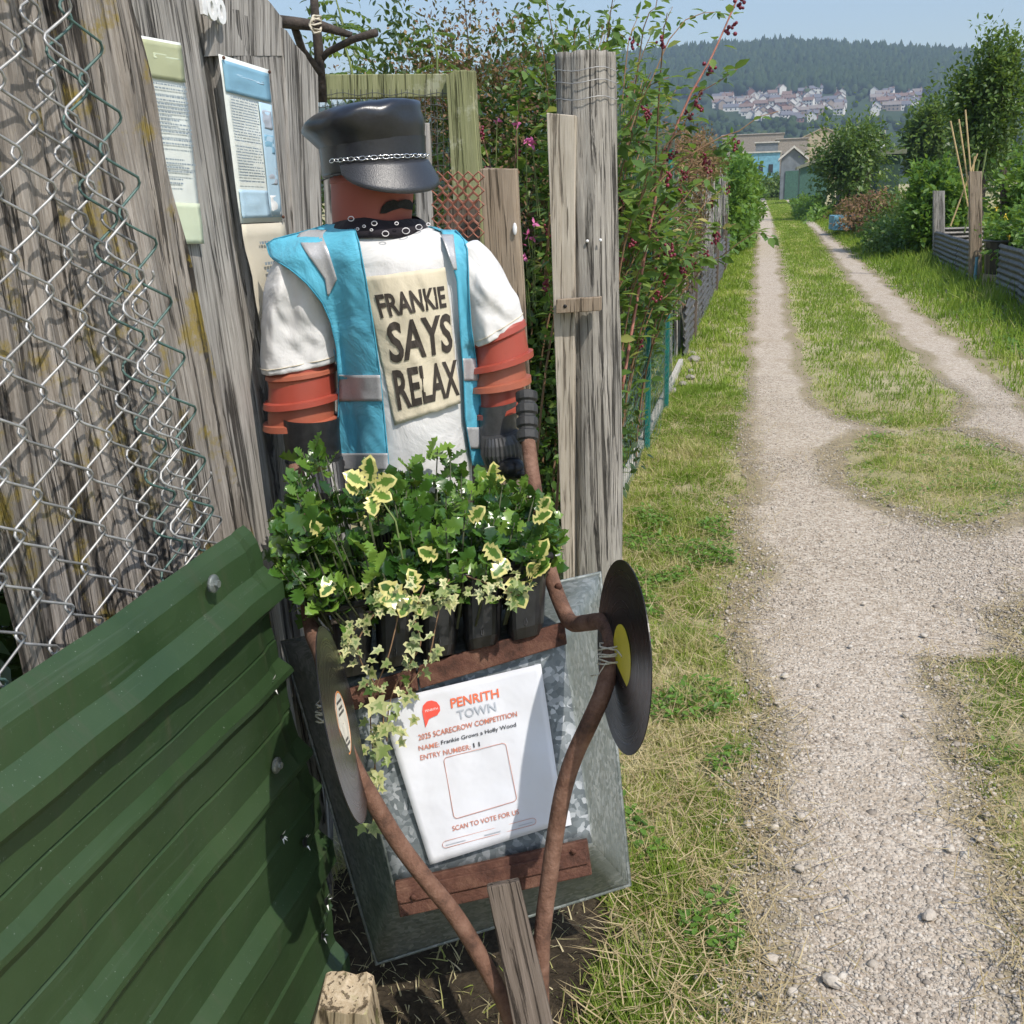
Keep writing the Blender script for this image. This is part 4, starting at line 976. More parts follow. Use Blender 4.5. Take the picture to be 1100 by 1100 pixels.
def slvH(tab, px, py):
    if not tab[0][0] <= py <= tab[-1][0]+12: return 9
    c, a, b = (tget(tab, py, i) for i in (1, 2, 3)); u = (px-c)/a
    return HS-b*sqrt(max(0, 1-u*u)) if abs(u) < 1 else 9
def bodyH(px, py): return min(torH(px, py), slvH(SLL, px, py), slvH(SRR, px, py))+fold(px, py, .6)
m_px = HS*1.0/1100
sc = empty('scarecrow', V(430, 1040, HS), 'scarecrow of stacked flowerpots in white printed shirt, blue vest and black cap', 'scarecrow')
def ringpx(px, py, apx, b, H, tilt=0.0, n=40, ax=0, wob=1.0, mp=None):
    """horizontal-ish ellipse ring: centre pixel, half width px, depth half-size m, tilt degrees (right side up)"""
    c = V(px, py, H); s_ = apx*(c-EYE).dot(FW)/1100; t_ = radians(tilt); res = []
    for k in range(n):
        a = 2*pi*k/n; fx = px+apx*sin(a); f_ = fold(fx+cos(a)*30, py, wob)
        res.append(c+(HR*cos(t_)+ZU*sin(t_))*(s_*sin(a)*(1+f_*2))-HF*((b-f_*.5)*cos(a)))
    return res
# shirt
mb = MB(); rows = []
for j in range(48):
    y = 243+(530-243)*(j/47); wv = 0 if y < 470 else .006*sin(j)
    rows.append(ringpx(tget(TOR, y, 1), y, tget(TOR, y, 2), tget(TOR, y, 3), HS, n=64, wob=1.6))
mb.loft(rows, True, True, False)
for tab in (SLL, SRR):
    rows = []
    for j in range(22):
        y = tab[0][0]+(tab[-1][0]-tab[0][0])*j/21
        rows.append(ringpx(tget(tab, y, 1), y, tget(tab, y, 2), tget(tab, y, 3), HS, tget(tab, y, 4), n=56, wob=5))
    # turned hem
    y = tab[-1][0]; rows.append(ringpx(tget(tab, y, 1), y, tget(tab, y, 2)*.93, tget(tab, y, 3)*.93, HS, tget(tab, y, 4), n=56, wob=5))
    y -= 14; rows.append(ringpx(tget(tab, y, 1), y, tget(tab, y, 2)*.9, tget(tab, y, 3)*.9, HS, tget(tab, y, 4), n=56, wob=5))
    mb.loft(rows, True, True, False)
shirt = mb.build('shirt', 'shirt', sc, smooth=True, sub=1)
# head pot
def potrings(name, rr, mat, par, H=HS, b=None, n=36, cap0=False, cap1=False, smooth=True):
    mb = MB(); rows = []
    for (px, py, apx, tl) in rr:
        c = V(px, py, H); s_ = apx*(c-EYE).dot(FW)/1100; t_ = radians(tl)
        X = HR*cos(t_)+ZU*sin(t_); rows.append([c+X*s_*sin(2*pi*k/n)-HF*s_*cos(2*pi*k/n) for k in range(n)])
    mb.loft(rows, True, cap0, cap1); o = mb.build(name, mat, par, smooth=smooth); o.data.set_sharp_from_angle(angle=radians(28)); return o
head = potrings('head_pot', [(402, 150, 45, 4), (402, 180, 47, 4), (401, 192, 47, 4), (401, 193.5, 45.5, 4), (400, 225, 43.5, 4), (400, 246, 42, 4)], 'pot_head', sc, cap0=True, cap1=True)
headc = lambda y: V(401, y, HS)
def onhead(px, py, off=.0): # pixel -> point on the head pot
    c = V(400.5, py, HS); a = (45.5-(py-193)*.06)*(c-EYE).dot(FW)/1100+off; x = (V(px, py, HS)-c).dot(HR)
    x = max(-a*.995, min(a*.995, x)); return c+HR*x-HF*sqrt(a*a-x*x)
mo = [(413, 229), (415, 222), (420, 217), (427, 215), (431, 217), (434, 216), (438, 215), (442, 216), (444.5, 220), (444.8, 227), (440, 225.5), (434, 224), (426, 226), (419, 229)]
ms = MB(); cen = (430, 221); inner = [onhead(*p_, .0035) for p_ in mo]; outer = [onhead(*p_, .0005) for p_ in mo]; cc = onhead(*cen, .0045)
n = len(mo); ms.v = [tuple(cc)]+[tuple(q) for q in inner]+[tuple(q) for q in outer]
ms.f = [(0, 1+k, 1+(k+1) % n) for k in range(n)]+[(1+k, 1+n+k, 1+n+(k+1) % n, 1+(k+1) % n) for k in range(n)]
ms.build('moustache', 'felt', head)
# bandana
mb = MB(); rows = []
for j, (y, a, b) in enumerate([(233, 44, .082), (236, 48, .090), (242, 52, .100), (249, 53, .105), (254, 49, .098), (253, 44, .085)]):
    r_ = []
    for k in range(48):
        an = 2*pi*k/48; px = 408+a*sin(an); yy = y+3.5*sin(an+.3)+1.2*sin(an*5+j)
        c = V(408, yy, HS); s_ = a*(c-EYE).dot(FW)/1100; r_.append(c+HR*s_*sin(an)-HF*b*cos(an))
    rows.append(r_)
mb.loft(rows); ban = mb.build('bandana', 'bandana', sc, smooth=True, sub=1)
def onband(px, py, off=.004):
    a = 52; u = (px-408)/a; u = max(-.97, min(.97, u)); return V(px, py, HS-.104*sqrt(1-u*u)-off)
for (px, py, r_) in [(377, 235, 3.2), (402, 240, 3), (414, 251, 3.6), (436, 248, 4), (450, 244, 3.5), (391, 243, 1.6), (399, 247, 1.5), (426, 240, 2), (460, 241, 2), (384, 246, 1.6)]:
    MB().tube([onband(px+r_*cos(a*pi/5), py+r_*.8*sin(a*pi/5)) for a in range(10)], .0009, 4, closed=True).build('printed_ring', 'white_print', ban, smooth=True)
# cap
cap = None
cx = 403
def capring(px, py, apx, b, tilt, n=48, bias=0, front=0):
    c = V(px, py, HS); d = (c-EYE).dot(FW)/1100; t_ = radians(tilt); res = []
    for k in range(n):
        a = 2*pi*k/n; res.append(c+(HR*cos(t_)+ZU*sin(t_))*(apx*d*sin(a))-HF*b*cos(a)+ZU*(front*cos(a)))
    return res
rows = [capring(402, 186, 56, .110, 4), capring(402, 178, 57, .112, 4), capring(401, 165, 57, .112, 4), capring(400, 153, 58, .113, 5)]
mb = MB(); mb.loft([capring(402, 186, 53, .104, 4)]+rows); capband = mb.build('cap', 'leather', sc, smooth=True, sub=1)
rows = []
for (px, py, a, b, tl, amp) in [(400, 155, 57, .112, 5, 0), (398, 148, 60, .118, 6, .004), (393, 139, 64, .128, 8, .008), (389, 130, 66.5, .134, 9, .007), (389, 124, 66, .133, 9, .005), (391, 117.5, 59, .120, 8, .004), (393, 113, 44, .09, 6, .004), (394, 111.5, 24, .05, 5, .003), (394, 111.5, 4, .01, 5, 0)]:
    r_ = capring(px, py, a, b, tl, n=64)
    rows.append([q+ZU*(amp*.5*noise.noise(Vector((k*.35, py*.05, 2))))+(q-V(px, py, HS)).normalized()*(amp*1.2*noise.noise(Vector((k*.22, py*.11, 7)))+amp*.25*sin(k*.8+py*.12)) for k, q in enumerate(r_)])
mb = MB(); mb.loft(rows, True, False, True); mb.build('crown', 'leather', capband, smooth=True, sub=1)
# visor: from the band, centred to the right of the view
rows = []; A0, A1 = radians(-30), radians(105)
for j in range(7):
    t_ = j/6; r_ = []
    for k in range(25):
        s_ = k/24; an = A0+(A1-A0)*s_; w_ = sin(pi*s_)**.55
        c = V(402, 178, HS); d = (c-EYE).dot(FW)/1100; R1 = 57.5*d; R2 = .1135
        base = c+HR*R1*sin(an)-HF*R2*cos(an)+ZU*(.004*sin(an)+.004)
        outd = (HR*sin(an)-HF*cos(an)); r_.append(base+outd*(.034*t_*w_)-ZU*(.052*t_*w_+.008*t_*t_*w_))
    rows.append(r_)
mb = MB(); mb.loft(rows, False); mb.build('visor', 'leather_visor', capband, smooth=True, fix=False, solid=.003)
# chain
for k in range(22):
    an = radians(-40+k*5.9); c = V(402, 171.5, HS); d = (c-EYE).dot(FW)/1100
    q = c+HR*(58.5*d*sin(an))-HF*(.116*cos(an))+ZU*.0035*sin(an); tg = (HR*cos(an)+HF*sin(an)); nn_ = (HR*sin(an)-HF*cos(an))
    tw = .9 if k % 2 else -.5; up_ = (ZU*cos(tw)+nn_*sin(tw))
    MB().tube([q+tg*(.0068*cos(a*pi/5))+up_*(.0042*sin(a*pi/5)) for a in range(10)], .0011, 5, closed=True).build('chain_link', 'chrome', capband, smooth=True)
MB().tube([V(346, 194, HS-.06), V(360, 188, HS-.10), V(378, 186, HS-.117)], .0015, 5).build('elastic_strap', 'rubber', capband, smooth=True)
# vest: height-field sheets over body
def sheetpx(name, left, right, y0, y1, off, mat, par, nx=14, ny=40, th=.0015, Hf=bodyH, wob=.6):
    mb = MB()
    for j in range(ny+1):
        y = y0+(y1-y0)*j/ny
        for i in range(nx+1):
            l = np.interp(y, [a for a, b in left], [b for a, b in left]); r_ = np.interp(y, [a for a, b in right], [b for a, b in right])
            x = l+(r_-l)*i/nx; yy = y
            H = Hf(x, yy)-off-.004*wob*noise.noise(Vector((x*.06, yy*.02, 12)))
            mb.v.append(tuple(V(x, yy, H)))
    mb.f = [(j*(nx+1)+i, j*(nx+1)+i+1, (j+1)*(nx+1)+i+1, (j+1)*(nx+1)+i) for j in range(ny) for i in range(nx)]
    return mb.build(name, mat, par, smooth=True, fix=False, solid=th)
def smoothH(px, py):
    s_ = 0; w_ = 0
    for dx, dy in ((0, 0), (-9, 0), (9, 0), (0, -6), (0, 6), (-16, 0), (16, 0)):
        s_ += min(HS, bodyH(px+dx, py+dy)); w_ += 1
    return min(bodyH(px, py), s_/w_)
M['vest_trim'] = cloth('dark cyan binding', (.06, .30, .42))
def cut0(tab, y): return float(np.interp(y, [a for a, b in tab], [b for a, b in tab]))
LO = [(241, 352), (248, 330), (256, 296), (262, 286), (276, 290), (290, 313), (305, 330), (325, 346), (345, 355), (375, 362), (420, 364), (505, 362)]
LI = [(241, 380), (250, 382), (262, 386), (300, 393), (350, 401), (400, 408), (450, 413), (505, 418)]
RI = [(247, 474), (262, 480), (300, 491), (350, 494), (400, 498), (450, 500), (500, 508)]
RO = [(247, 489), (255, 497), (268, 502), (290, 503), (320, 504), (350, 506), (400, 513), (450, 518), (500, 524)]
vest = sheetpx('vest', LO, LI, 241, 505, .020, 'vest', sc, Hf=smoothH, nx=18, ny=60)
sheetpx('vest_side_panel', RI, RO, 247, 500, .018, 'vest', vest, Hf=smoothH, ny=50, nx=8)
for nm_, tb_ in (('binding', LO), ('binding', LI), ('binding', RI), ('binding', RO)):
    ys_ = [tb_[0][0]+(tb_[-1][0]-tb_[0][0])*k/50 for k in range(51)]
    MB().tube([V(cut0(tb_, y), y, smoothH(cut0(tb_, y), y)-.021) for y in ys_], .0016, 5).build(nm_, 'vest_trim', vest, smooth=True)
for tab in (SLL, SRR):
    y = tab[-1][0]-7; r_ = ringpx(tget(tab, y, 1), y, tget(tab, y, 2)*1.012, tget(tab, y, 3)*1.012, HS, tget(tab, y, 4), n=56, wob=5)
    MB().tube(r_, .0010, 4, closed=True).build('hem_stitch', 'panel', shirt, smooth=True)
# vest back
mb = MB(); rows = []
for j in range(24):
    y = 246+(500-246)*j/23; c0, a0, b0 = (tget(TOR, y, i) for i in (1, 2, 3)); c = V(c0, y, HS); d = (c-EYE).dot(FW)/1100; r_ = []
    for k in range(25):
        an = radians(75+210*k/24); r_.append(c+HR*((a0+7)*d*sin(an))-HF*((b0+.014)*cos(an)))
    rows.append(r_)
mb.loft(rows, False); mb.build('vest_back', 'vest', vest, smooth=True, fix=False, solid=.0015)
# reflective strips
def cut(tab, y): return float(np.interp(y, [a for a, b in tab], [b for a, b in tab]))
sheetpx('reflective_strip', [(246, 335), (252, 318), (270, 328), (300, 349), (318, 352)], [(246, 352), (252, 346), (270, 353), (300, 362), (318, 353)], 247, 318, .0235, 'reflective', vest, Hf=smoothH, nx=6, ny=20)
sheetpx('reflective_strip', [(y, cut(LO, y)+.5) for y in (402, 416, 432)], [(y, cut(LI, y)-.3) for y in (402, 416, 432)], 403, 431, .0235, 'reflective', vest, Hf=smoothH, nx=10, ny=8)
sheetpx('reflective_strip', [(y, cut(LO, y)+.5) for y in (486, 494, 505)], [(y, cut(LI, y)-.3) for y in (486, 494, 505)], 487, 505, .0235, 'reflective', vest, Hf=smoothH, nx=10, ny=8)
sheetpx('reflective_strip', [(252, 474), (300, 491)], [(252, 487), (300, 492)], 252, 290, .0235, 'reflective', vest, Hf=smoothH, nx=5, ny=14)
sheetpx('reflective_strip', [(y, cut(RI, y)+.3) for y in (384, 396, 412)], [(y, cut(RO, y)-.3) for y in (384, 396, 412)], 385, 409, .0235, 'reflective', vest, Hf=smoothH, nx=6, ny=8)
sheetpx('reflective_strip', [(y, cut(RI, y)+.3) for y in (458, 470, 484)], [(y, cut(RO, y)-.3) for y in (458, 470, 484)], 459, 482, .0235, 'reflective', vest, Hf=smoothH, nx=6, ny=8)
# printed panel with lettering
PQ = [(389, 298), (478, 287), (495, 433), (424, 457)]
def pplace(off):
    def f(x, y): return V(x, y, torH(x, y)+fold(x, y, .6)-off-.003*noise.noise(Vector((x*.04, y*.04, 30))))
    return f
mb = MB(); n = 30; f0 = pplace(.008)
for j in range(n+1):
    for i in range(n+1):
        u, v = i/n, j/n; x, y = bil(PQ, u, v); e_ = 1.6*noise.noise(Vector((u*5, v*5, 2)))
        if i in (0, n) : x += e_
        if j in (0, n): y += e_
        mb.v.append(tuple(f0(x, y)))
mb.f = [(j*(n+1)+i, j*(n+1)+i+1, (j+1)*(n+1)+i+1, (j+1)*(n+1)+i) for j in range(n) for i in range(n)]
pan = mb.build('printed_panel', 'panel', sc, smooth=True, fix=False, solid=.001)
wp = lambda u: u+.045*sin(pi*u)
pf = pplace(.0102)
write('lettering', 'FRANKIE', [(402, 317), (477, 307), (480, 330), (409, 342)], pf, 'ink', pan, .03, cut=28, warp=wp)
write('lettering', 'SAYS', [(414, 347), (484, 336), (487, 378), (420, 391)], pf, 'ink', pan, .026, cut=28, warp=wp)
write('lettering', 'RELAX', [(421, 398), (491, 386), (494, 424), (428, 441)], pf, 'ink', pan, .026, cut=28, warp=wp)
# arms: nested pots
def pot(name, rr, mat, par=sc, H=HS, **kw): return potrings(name, rr, mat, par, H, **kw)
# left arm
pot('arm_pot', [(325, 389, 34, 6), (325, 402, 36, 6), (325, 425, 37, 6), (325, 426, 42, 6), (325, 432, 42.5, 6), (325, 433, 38, 6), (325, 426, 36, 6)], 'pot_red')
pot('arm_pot', [(324, 395, 34.5, 5), (324, 398, 38.5, 5), (324, 402, 39, 5), (324, 404, 36.5, 5), (325, 425, 34, 4), (324, 440, 36, 4), (324, 449, 36, 4), (324, 450, 41, 4), (324, 456, 41.5, 4), (324, 457, 37, 4), (324, 450, 35, 4)], 'pot_orange')
pot('forearm_pot', [(334, 448, 30, -2), (335, 470, 30, -2), (338, 494, 29.5, -4), (338, 495, 31.5, -4), (339, 499, 31.5, -4), (340, 502, 27, -6)], 'black_plastic', H=HS-.04)
mb = MB(); rows = []
for (px, py, a, H) in ((338, 490, 29, HS-.06), (341, 505, 27.5, HS-.08), (345, 522, 25, HS-.10), (346, 530, 22, HS-.105)):
    c = V(px, py, H); d = (c-EYE).dot(FW)/1100; rows.append([c+(HR-ZU*.12).normalized()*((a+(1.3 if k % 2 else 0))*d*sin(2*pi*k/72))-HF*((a+(1.3 if k % 2 else 0))*d*cos(2*pi*k/72)) for k in range(72)])
mb.loft(rows, True, True, True); mb.build('ribbed_pot', 'black_plastic', sc)
# right arm
pot('arm_pot', [(533, 345, 27, 24), (534, 352, 29, 22), (534, 355, 32, 20), (535, 361, 33, 20), (536, 363, 29.5, 18), (537, 372, 30, 16), (538, 384, 31, 14), (538, 385, 36, 14), (538, 391, 36.5, 13), (538, 392, 32, 13), (538, 386, 30, 13)], 'pot_red')
pot('arm_pot', [(537, 388, 27, 10), (537, 398, 28, 9), (537, 408, 29, 8), (537, 409, 34, 8), (537, 415, 34.5, 7), (537, 416, 30, 7)], 'pot_orange')
pot('arm_pot', [(537, 412, 25.5, 8), (538, 425, 26, 10), (538, 436, 27, 12), (538, 437, 30.5, 12), (538, 442, 30.5, 12), (538, 443, 27, 12), (538, 439, 26, 12)], 'pot_red')
pot('forearm_pot', [(536, 432, 22, 8), (535, 450, 21, 6), (535, 470, 20.5, 4), (535, 480, 20, 2)], 'grey_plastic', H=HS-.02)
mb = MB(); rows = []
for (px, py, a, tl) in ((538, 466, 19.5, 8), (540, 474, 23, 8), (541, 484, 24, 6), (543, 497, 21, 4), (546, 507, 17, 2)):
    c = V(px, py, HS-.05); d = (c-EYE).dot(FW)/1100; t_ = radians(tl); X = HR*cos(t_)+ZU*sin(t_)
    rows.append([c+X*((a+(1.2 if k % 2 else 0))*d*sin(2*pi*k/64))-HF*((a+(1.2 if k % 2 else 0))*d*cos(2*pi*k/64)) for k in range(64)])
mb.loft(rows, True, True, True); mb.build('ribbed_pot', 'grey_plastic', sc)
mb = MB(); mb.ball(V(549, 503, HS-.09), .030, 18, 12, (1, .9, .8)); mb.ball(V(558, 508, HS-.10), .017, 14, 8, (1, 1, .8)); mb.build('hand_pot', 'vinyl', sc, smooth=True)
# trousers / support hidden behind the tray so that the figure stands on the ground
mb = MB()
for sx in (-1, 1): mb.loft([ringpx(446+sx*26, y, 27, .06, HS, n=20) for y in (500, 700, 900)]+[[Vector((q.x, q.y, .0)) for q in ringpx(446+sx*26, 1000, 27, .06, HS, n=20)]], True, True, True)
mb.build('trousers', 'bandana', sc, smooth=True)
# ================================================================== WHEELBARROW
DB = 1.86
def T(x, y, off=0.0):  # on the base plate plane (parallel to the view plane tilt), off towards the viewer
    return P(x, y, DB-off)
wb = empty('wheelbarrow', G(540, 1120), 'upended old galvanised wheelbarrow with rusty tubular frame leaning on the fence', 'wheelbarrow')
B = [T(372, 735), T(604, 681), T(636, 905), T(424, 952)]; RMD = 2.10
R4 = [P(304, 690, RMD), P(644, 616, RMD), P(676, 950, RMD), P(405, 1035, RMD)]
BK = R4
def quadgrid(name, q4, mat, par, n=14, amp=.003, seed=0, th=.0015, mode=0):
    mb = MB()
    for j in range(n+1):
        for i in range(n+1):
            u, v = i/n, j/n; a = q4[0].lerp(q4[1], u); b = q4[3].lerp(q4[2], u); q = a.lerp(b, v); nn_ = (q4[1]-q4[0]).cross(q4[3]-q4[0]).normalized()
            ed = min(1, min(u, 1-u, v, 1-v)*8); mb.v.append(tuple(q+nn_*amp*ed*noise.noise(Vector((u*3+seed, v*3, seed)))))
    mb.f = [(j*(n+1)+i, j*(n+1)+i+1, (j+1)*(n+1)+i+1, (j+1)*(n+1)+i) for j in range(n) for i in range(n)]
    return mb.build(name, mat, par, smooth=True, fix=False, solid=th)
quadgrid('tray_base', B, 'galv', wb, seed=1)
for k in range(4):
    quadgrid('tray_side', [B[k], B[(k+1) % 4], R4[(k+1) % 4], R4[k]], 'galv_side', wb, seed=2+k)
MB().tube([R4[0], R4[1], R4[2], R4[3]], .006, 8, closed=True).build('rolled_rim', 'galv_side', wb, smooth=True)
def bar(name, a, b, hpx, offs, mat, thick=.012, par=wb):
    q = [T(a[0], a[1], offs), T(b[0], b[1], offs), T(b[0]+hpx*.14, b[1]+hpx, offs), T(a[0]+hpx*.14, a[1]+hpx, offs)]
    mb = MB(); mb.prism(q, FW*thick); return mb.build(name, mat, par, bevel=.002)
b1 = bar('cross_bar', (448, 716), (606, 668), 24, .022, 'rust'); b1b = bar('cross_bar', (368, 742), (446, 718), 24, .021, 'rust')
b2 = bar('cross_bar', (424, 948), (631, 902), 38, .020, 'rust')
bar('cross_bar', (425, 956), (630, 912), 16, .026, 'rust', .006)
for (px, py) in ((444, 964), (616, 915), (603, 683)):
    MB().ball(T(px, py, .03), .006, 10, 6, (1, .6, 1)).build('rivet', 'rust', b2, smooth=True)
def smoothpath(pts, n=6):
    pts = [Vector(q) for q in pts]; res = []
    for i in range(len(pts)-1):
        p0, p1, p2, p3 = pts[max(i-1, 0)], pts[i], pts[i+1], pts[min(i+2, len(pts)-1)]
        for k in range(n):
            t_ = k/n; res.append(.5*((2*p1)+(p2-p0)*t_+(2*p0-5*p1+4*p2-p3)*t_**2+(3*p1-p0-3*p2+p3)*t_**3))
    return res+[pts[-1]]
rt = smoothpath([P(x, y, d) for x, y, d in [(567, 470, 2.03), (572, 510, 2.0), (580, 560, 1.96), (590, 612, 1.91), (603, 650, 1.86), (614, 669, 1.82), (630, 669, 1.76), (647, 668, 1.71), (656, 682, 1.67), (656, 705, 1.65), (649, 740, 1.64), (634, 775, 1.65), (617, 812, 1.67), (605, 850, 1.69), (596, 900, 1.71), (589, 950, 1.72), (583, 1000, 1.73), (581, 1050, 1.74), (582, 1140, 1.76)]], 5)
fr = MB().tube(rt, [.0145]*len(rt), 12).build('frame_tube', 'rust_tube', wb, smooth=True)
lt = smoothpath([P(x, y, d) for x, y, d in [(318, 500, 2.0), (322, 560, 1.97), (330, 640, 1.90), (336, 680, 1.82), (345, 702, 1.72), (352, 730, 1.66), (360, 770, 1.65), (378, 820, 1.66), (402, 862, 1.68), (428, 905, 1.70), (458, 945, 1.71), (490, 985, 1.72), (520, 1035, 1.73), (545, 1085, 1.74), (560, 1140, 1.76)]], 5)
MB().tube(lt, .0145, 12).build('frame_tube', 'rust_tube', wb, smooth=True)
# rubber grip with rings
gp_ = []; gr = []
for k in range(29):
    t_ = k/28; gp_.append(P(565.5+1.5*t_, 420+56*t_, 2.05-.02*t_)); gr.append(.0185 if (k % 7) else .0225); 
gr = [(.022 if k % 7 in (1, 2, 3, 4, 5) else .0175) for k in range(29)]; gr[0] = .014
MB().tube(gp_, gr, 14).build('rubber_grip', 'rubber', wb, smooth=False, bevel=.0008)
MB().tube([P(596+6*cos(a*pi/6), 594+3*sin(a*pi/6), 1.93-.02*sin(a*pi/6)) for a in range(12)], .002, 5, closed=True).build('clip', 'wire', wb, smooth=True)
for (px, py, d) in ((600, 630, 1.868), (606, 651, 1.85)): MB().ball(P(px, py, d), .007, 8, 5, (1, .6, 1)).build('rivet', 'rust', fr, smooth=True)
# wheel in the fork below the frame
wc = P(571, 1195, 1.80); axd = HR
whl = MB(); Rw = max(.10, wc.z-.03); 
MB().tube([wc+(HF*cos(a*pi/16)+ZU*sin(a*pi/16))*(Rw) for a in range(32)], .028, 10, closed=True).build('wheel', 'rubber', wb, smooth=True)
hub = MB(); hub.tube([wc-axd*.05, wc+axd*.05], .02, 12)
for k in range(6): hub.tube([wc, wc+(HF*cos(k*pi/3)+ZU*sin(k*pi/3))*Rw], .006, 6)
hub.build('wheel_hub', 'rust_tube', wb)
MB().tube([rt[-1], wc+axd*.04], .0145, 10).build('frame_tube', 'rust_tube', wb, smooth=True)
MB().tube([lt[-1], wc-axd*.04], .0145, 10).build('frame_tube', 'rust_tube', wb, smooth=True)
# timber strut in front
sq = [P(560, 1145, 1.66), P(604, 1145, 1.66), P(558, 946, 1.70), P(522, 953, 1.70)]
st = slab('wooden_prop', (ext(sq[0], sq[3], 0), ext(sq[1], sq[2], 0), sq[2], sq[3]), .03, 'dark_wood', None, seed=61, nu=8, nv=40, amp=.002); tag(st, 'dark worn plank propped in front of the barrow frame', 'plank')
# paper notice
PN = [(407, 754), (581, 713), (606, 884), (462, 929)]
nt_ = empty('competition_notice', T(505, 820, .03), 'white laminated scarecrow competition notice taped to the upended barrow', 'notice')
def pc(off):
    def f(x, y): return T(x, y, off+.005*noise.noise(Vector((x*.018, y*.018, 3)))+.0015*noise.noise(Vector((x*.06, y*.05, 6))))
    return f
mb = MB(); n = 24; f0 = pc(.014)
mb.v = [tuple(f0(*bil(PN, i/n, j/n))) for j in range(n+1) for i in range(n+1)]
mb.f = [(j*(n+1)+i, j*(n+1)+i+1, (j+1)*(n+1)+i+1, (j+1)*(n+1)+i) for j in range(n) for i in range(n)]
mb.build('sheet', 'paper', nt_, smooth=True, fix=False, solid=.0008)
mb = MB(); mb.prism([T(*q, .008) for q in ((600, 862), (612, 872), (614, 886), (590, 893))], FW*.001); mb.build('sheet_corner', 'paper', nt_)
fp = pc(.0165)
Z5 = lambda *q: [(400+x/5, 700+y/5) for x, y in q]
write('lettering', 'PENRITH', Z5((418, 253), (676, 198), (682, 245), (424, 305)), fp, 'ink_orange', nt_, .02)
write('lettering', 'TOWN', Z5((452, 318), (660, 270), (668, 318), (460, 366)), fp, 'ink_grey', nt_, .012)
write('lettering', '2025 SCARECROW COMPETITION', Z5((245, 447), (775, 320), (779, 347), (250, 477)), fp, 'ink_rose', nt_, .012)
write('lettering', 'NAME:', Z5((247, 507), (358, 484), (362, 510), (251, 533)), fp, 'ink_rose', nt_, .004)
write('lettering', 'Frankie Grows a Holly Wood', Z5((368, 478), (770, 380), (775, 408), (372, 506)), fp, 'ink_black', nt_, .01)
write('lettering', 'ENTRY NUMBER:', Z5((256, 557), (526, 498), (530, 524), (260, 584)), fp, 'ink_rose', nt_, .004)
write('lettering', '11', Z5((540, 492), (575, 484), (579, 508), (544, 516)), fp, 'ink_black', nt_, .012)
write('lettering', 'SCAN TO VOTE FOR US', Z5((428, 938), (785, 846), (789, 872), (432, 964)), fp, 'ink_rose', nt_, .006)
bq = Z5((382, 572), (715, 488), (778, 800), (440, 900)); mb = MB()
def outline(qd, r_=.06, w_=.0006, squash=1.0):
    pts = []
    for (cx_, cy_, a0) in ((1-r_, 1-r_*squash, 0), (r_, 1-r_*squash, 90), (r_, r_*squash, 180), (1-r_, r_*squash, 270)):
        for k in range(5): a = radians(a0+k*22.5); pts.append(fp(*bil(qd, cx_+r_*cos(a), cy_+r_*squash*sin(a))))
    return pts
MB().tube(outline(bq), .0005, 4, closed=True).build('printed_frame', 'ink_rose', nt_)
MB().tube(outline(Z5((375, 1022), (875, 890), (882, 925), (380, 1058)), .04, squash=11), .0004, 4, closed=True).build('printed_frame', 'ink_rose', nt_)
for q in (Z5((395, 1038), (500, 1010), (501, 1014), (396, 1042)), Z5((600, 985), (690, 961), (691, 965), (601, 989)), Z5((785, 934), (860, 914), (861, 918), (786, 938))):
    mb = MB(); mb.add([fp(*p_) for p_ in q], [(0, 1, 2, 3)]); mb.build('printed_line', 'ink_grey', nt_, fix=False)
lg = [(286, 408), (276, 360), (268, 322), (272, 290), (292, 268), (318, 262), (345, 270), (362, 292), (364, 318), (350, 340), (322, 352), (304, 362), (296, 385)]
mb = MB(); mb.add([fp(400+x/5, 700+y/5) for x, y in lg], [tuple(range(len(lg)))]); lo_ = mb.build('logo', 'ink_red', nt_, fix=False)
fp2 = pc(.0172); write('lettering', 'PENRITH', Z5((282, 314), (350, 298), (353, 310), (285, 326)), fp2, 'white_plastic', lo_, .0)
# ================================================================== RECORDS
def record(label, c, major_px, minor_ratio, side, lab_ring, labmat, d):
    """major_px: top and bottom pixels of the rim; side=+1 the visible face looks right"""
    a = P(*major_px[0], d); b = P(*major_px[1], d); A = (a-b).normalized(); R_ = (a-b).length/2; C = (a+b)/2
    view = (EYE-C).normalized(); lat = A.cross(view).normalized()
    if lat.dot(CR) < 0: lat = -lat
    N = (view*minor_ratio+lat*side*sqrt(1-minor_ratio**2)).normalized(); X = A.cross(N).normalized()
    e = empty('vinyl_record', C, label, 'record'); o3 = Matrix((X, A, N)).transposed()
    def disc(r0, r1, z, th, n=72):
        mb = MB(); rows = [[C+o3 @ Vector((r_*cos(2*pi*k/n), r_*sin(2*pi*k/n), zz)) for k in range(n)] for r_, zz in ((r0, z), (r1, z), (r1, z-th), (r0, z-th), (r0, z))]
        mb.loft(rows); return mb
    disc(.0036, .150*R_/.1505, 0, .0018).build('disc', 'vinyl', e, origin=C, orient=o3).data.polygons.foreach_set('use_smooth', [False]*288)
    for sg in (1, -1):
        disc(.0036, .050, .0006 if sg > 0 else -.0018, .0005).build('paper_label', labmat, e)
    if lab_ring: 
        disc(.047, .050, .0008, .0004).build('label_ring', 'label_orange', e)
        for k in range(5):
            yy_ = (-.036, -.028, .014, .022, .032)[k]; hw = (.022, .014, .026, .018, .024)[k]
            mb = MB(); mb.prism([C+o3 @ Vector(q) for q in ((-hw, yy_, .0009), (hw, yy_, .0009), (hw, yy_+.004, .0009), (-hw, yy_+.004, .0009))], N*.0002); mb.build('label_print', 'ink_black', e)
    return e, C, o3
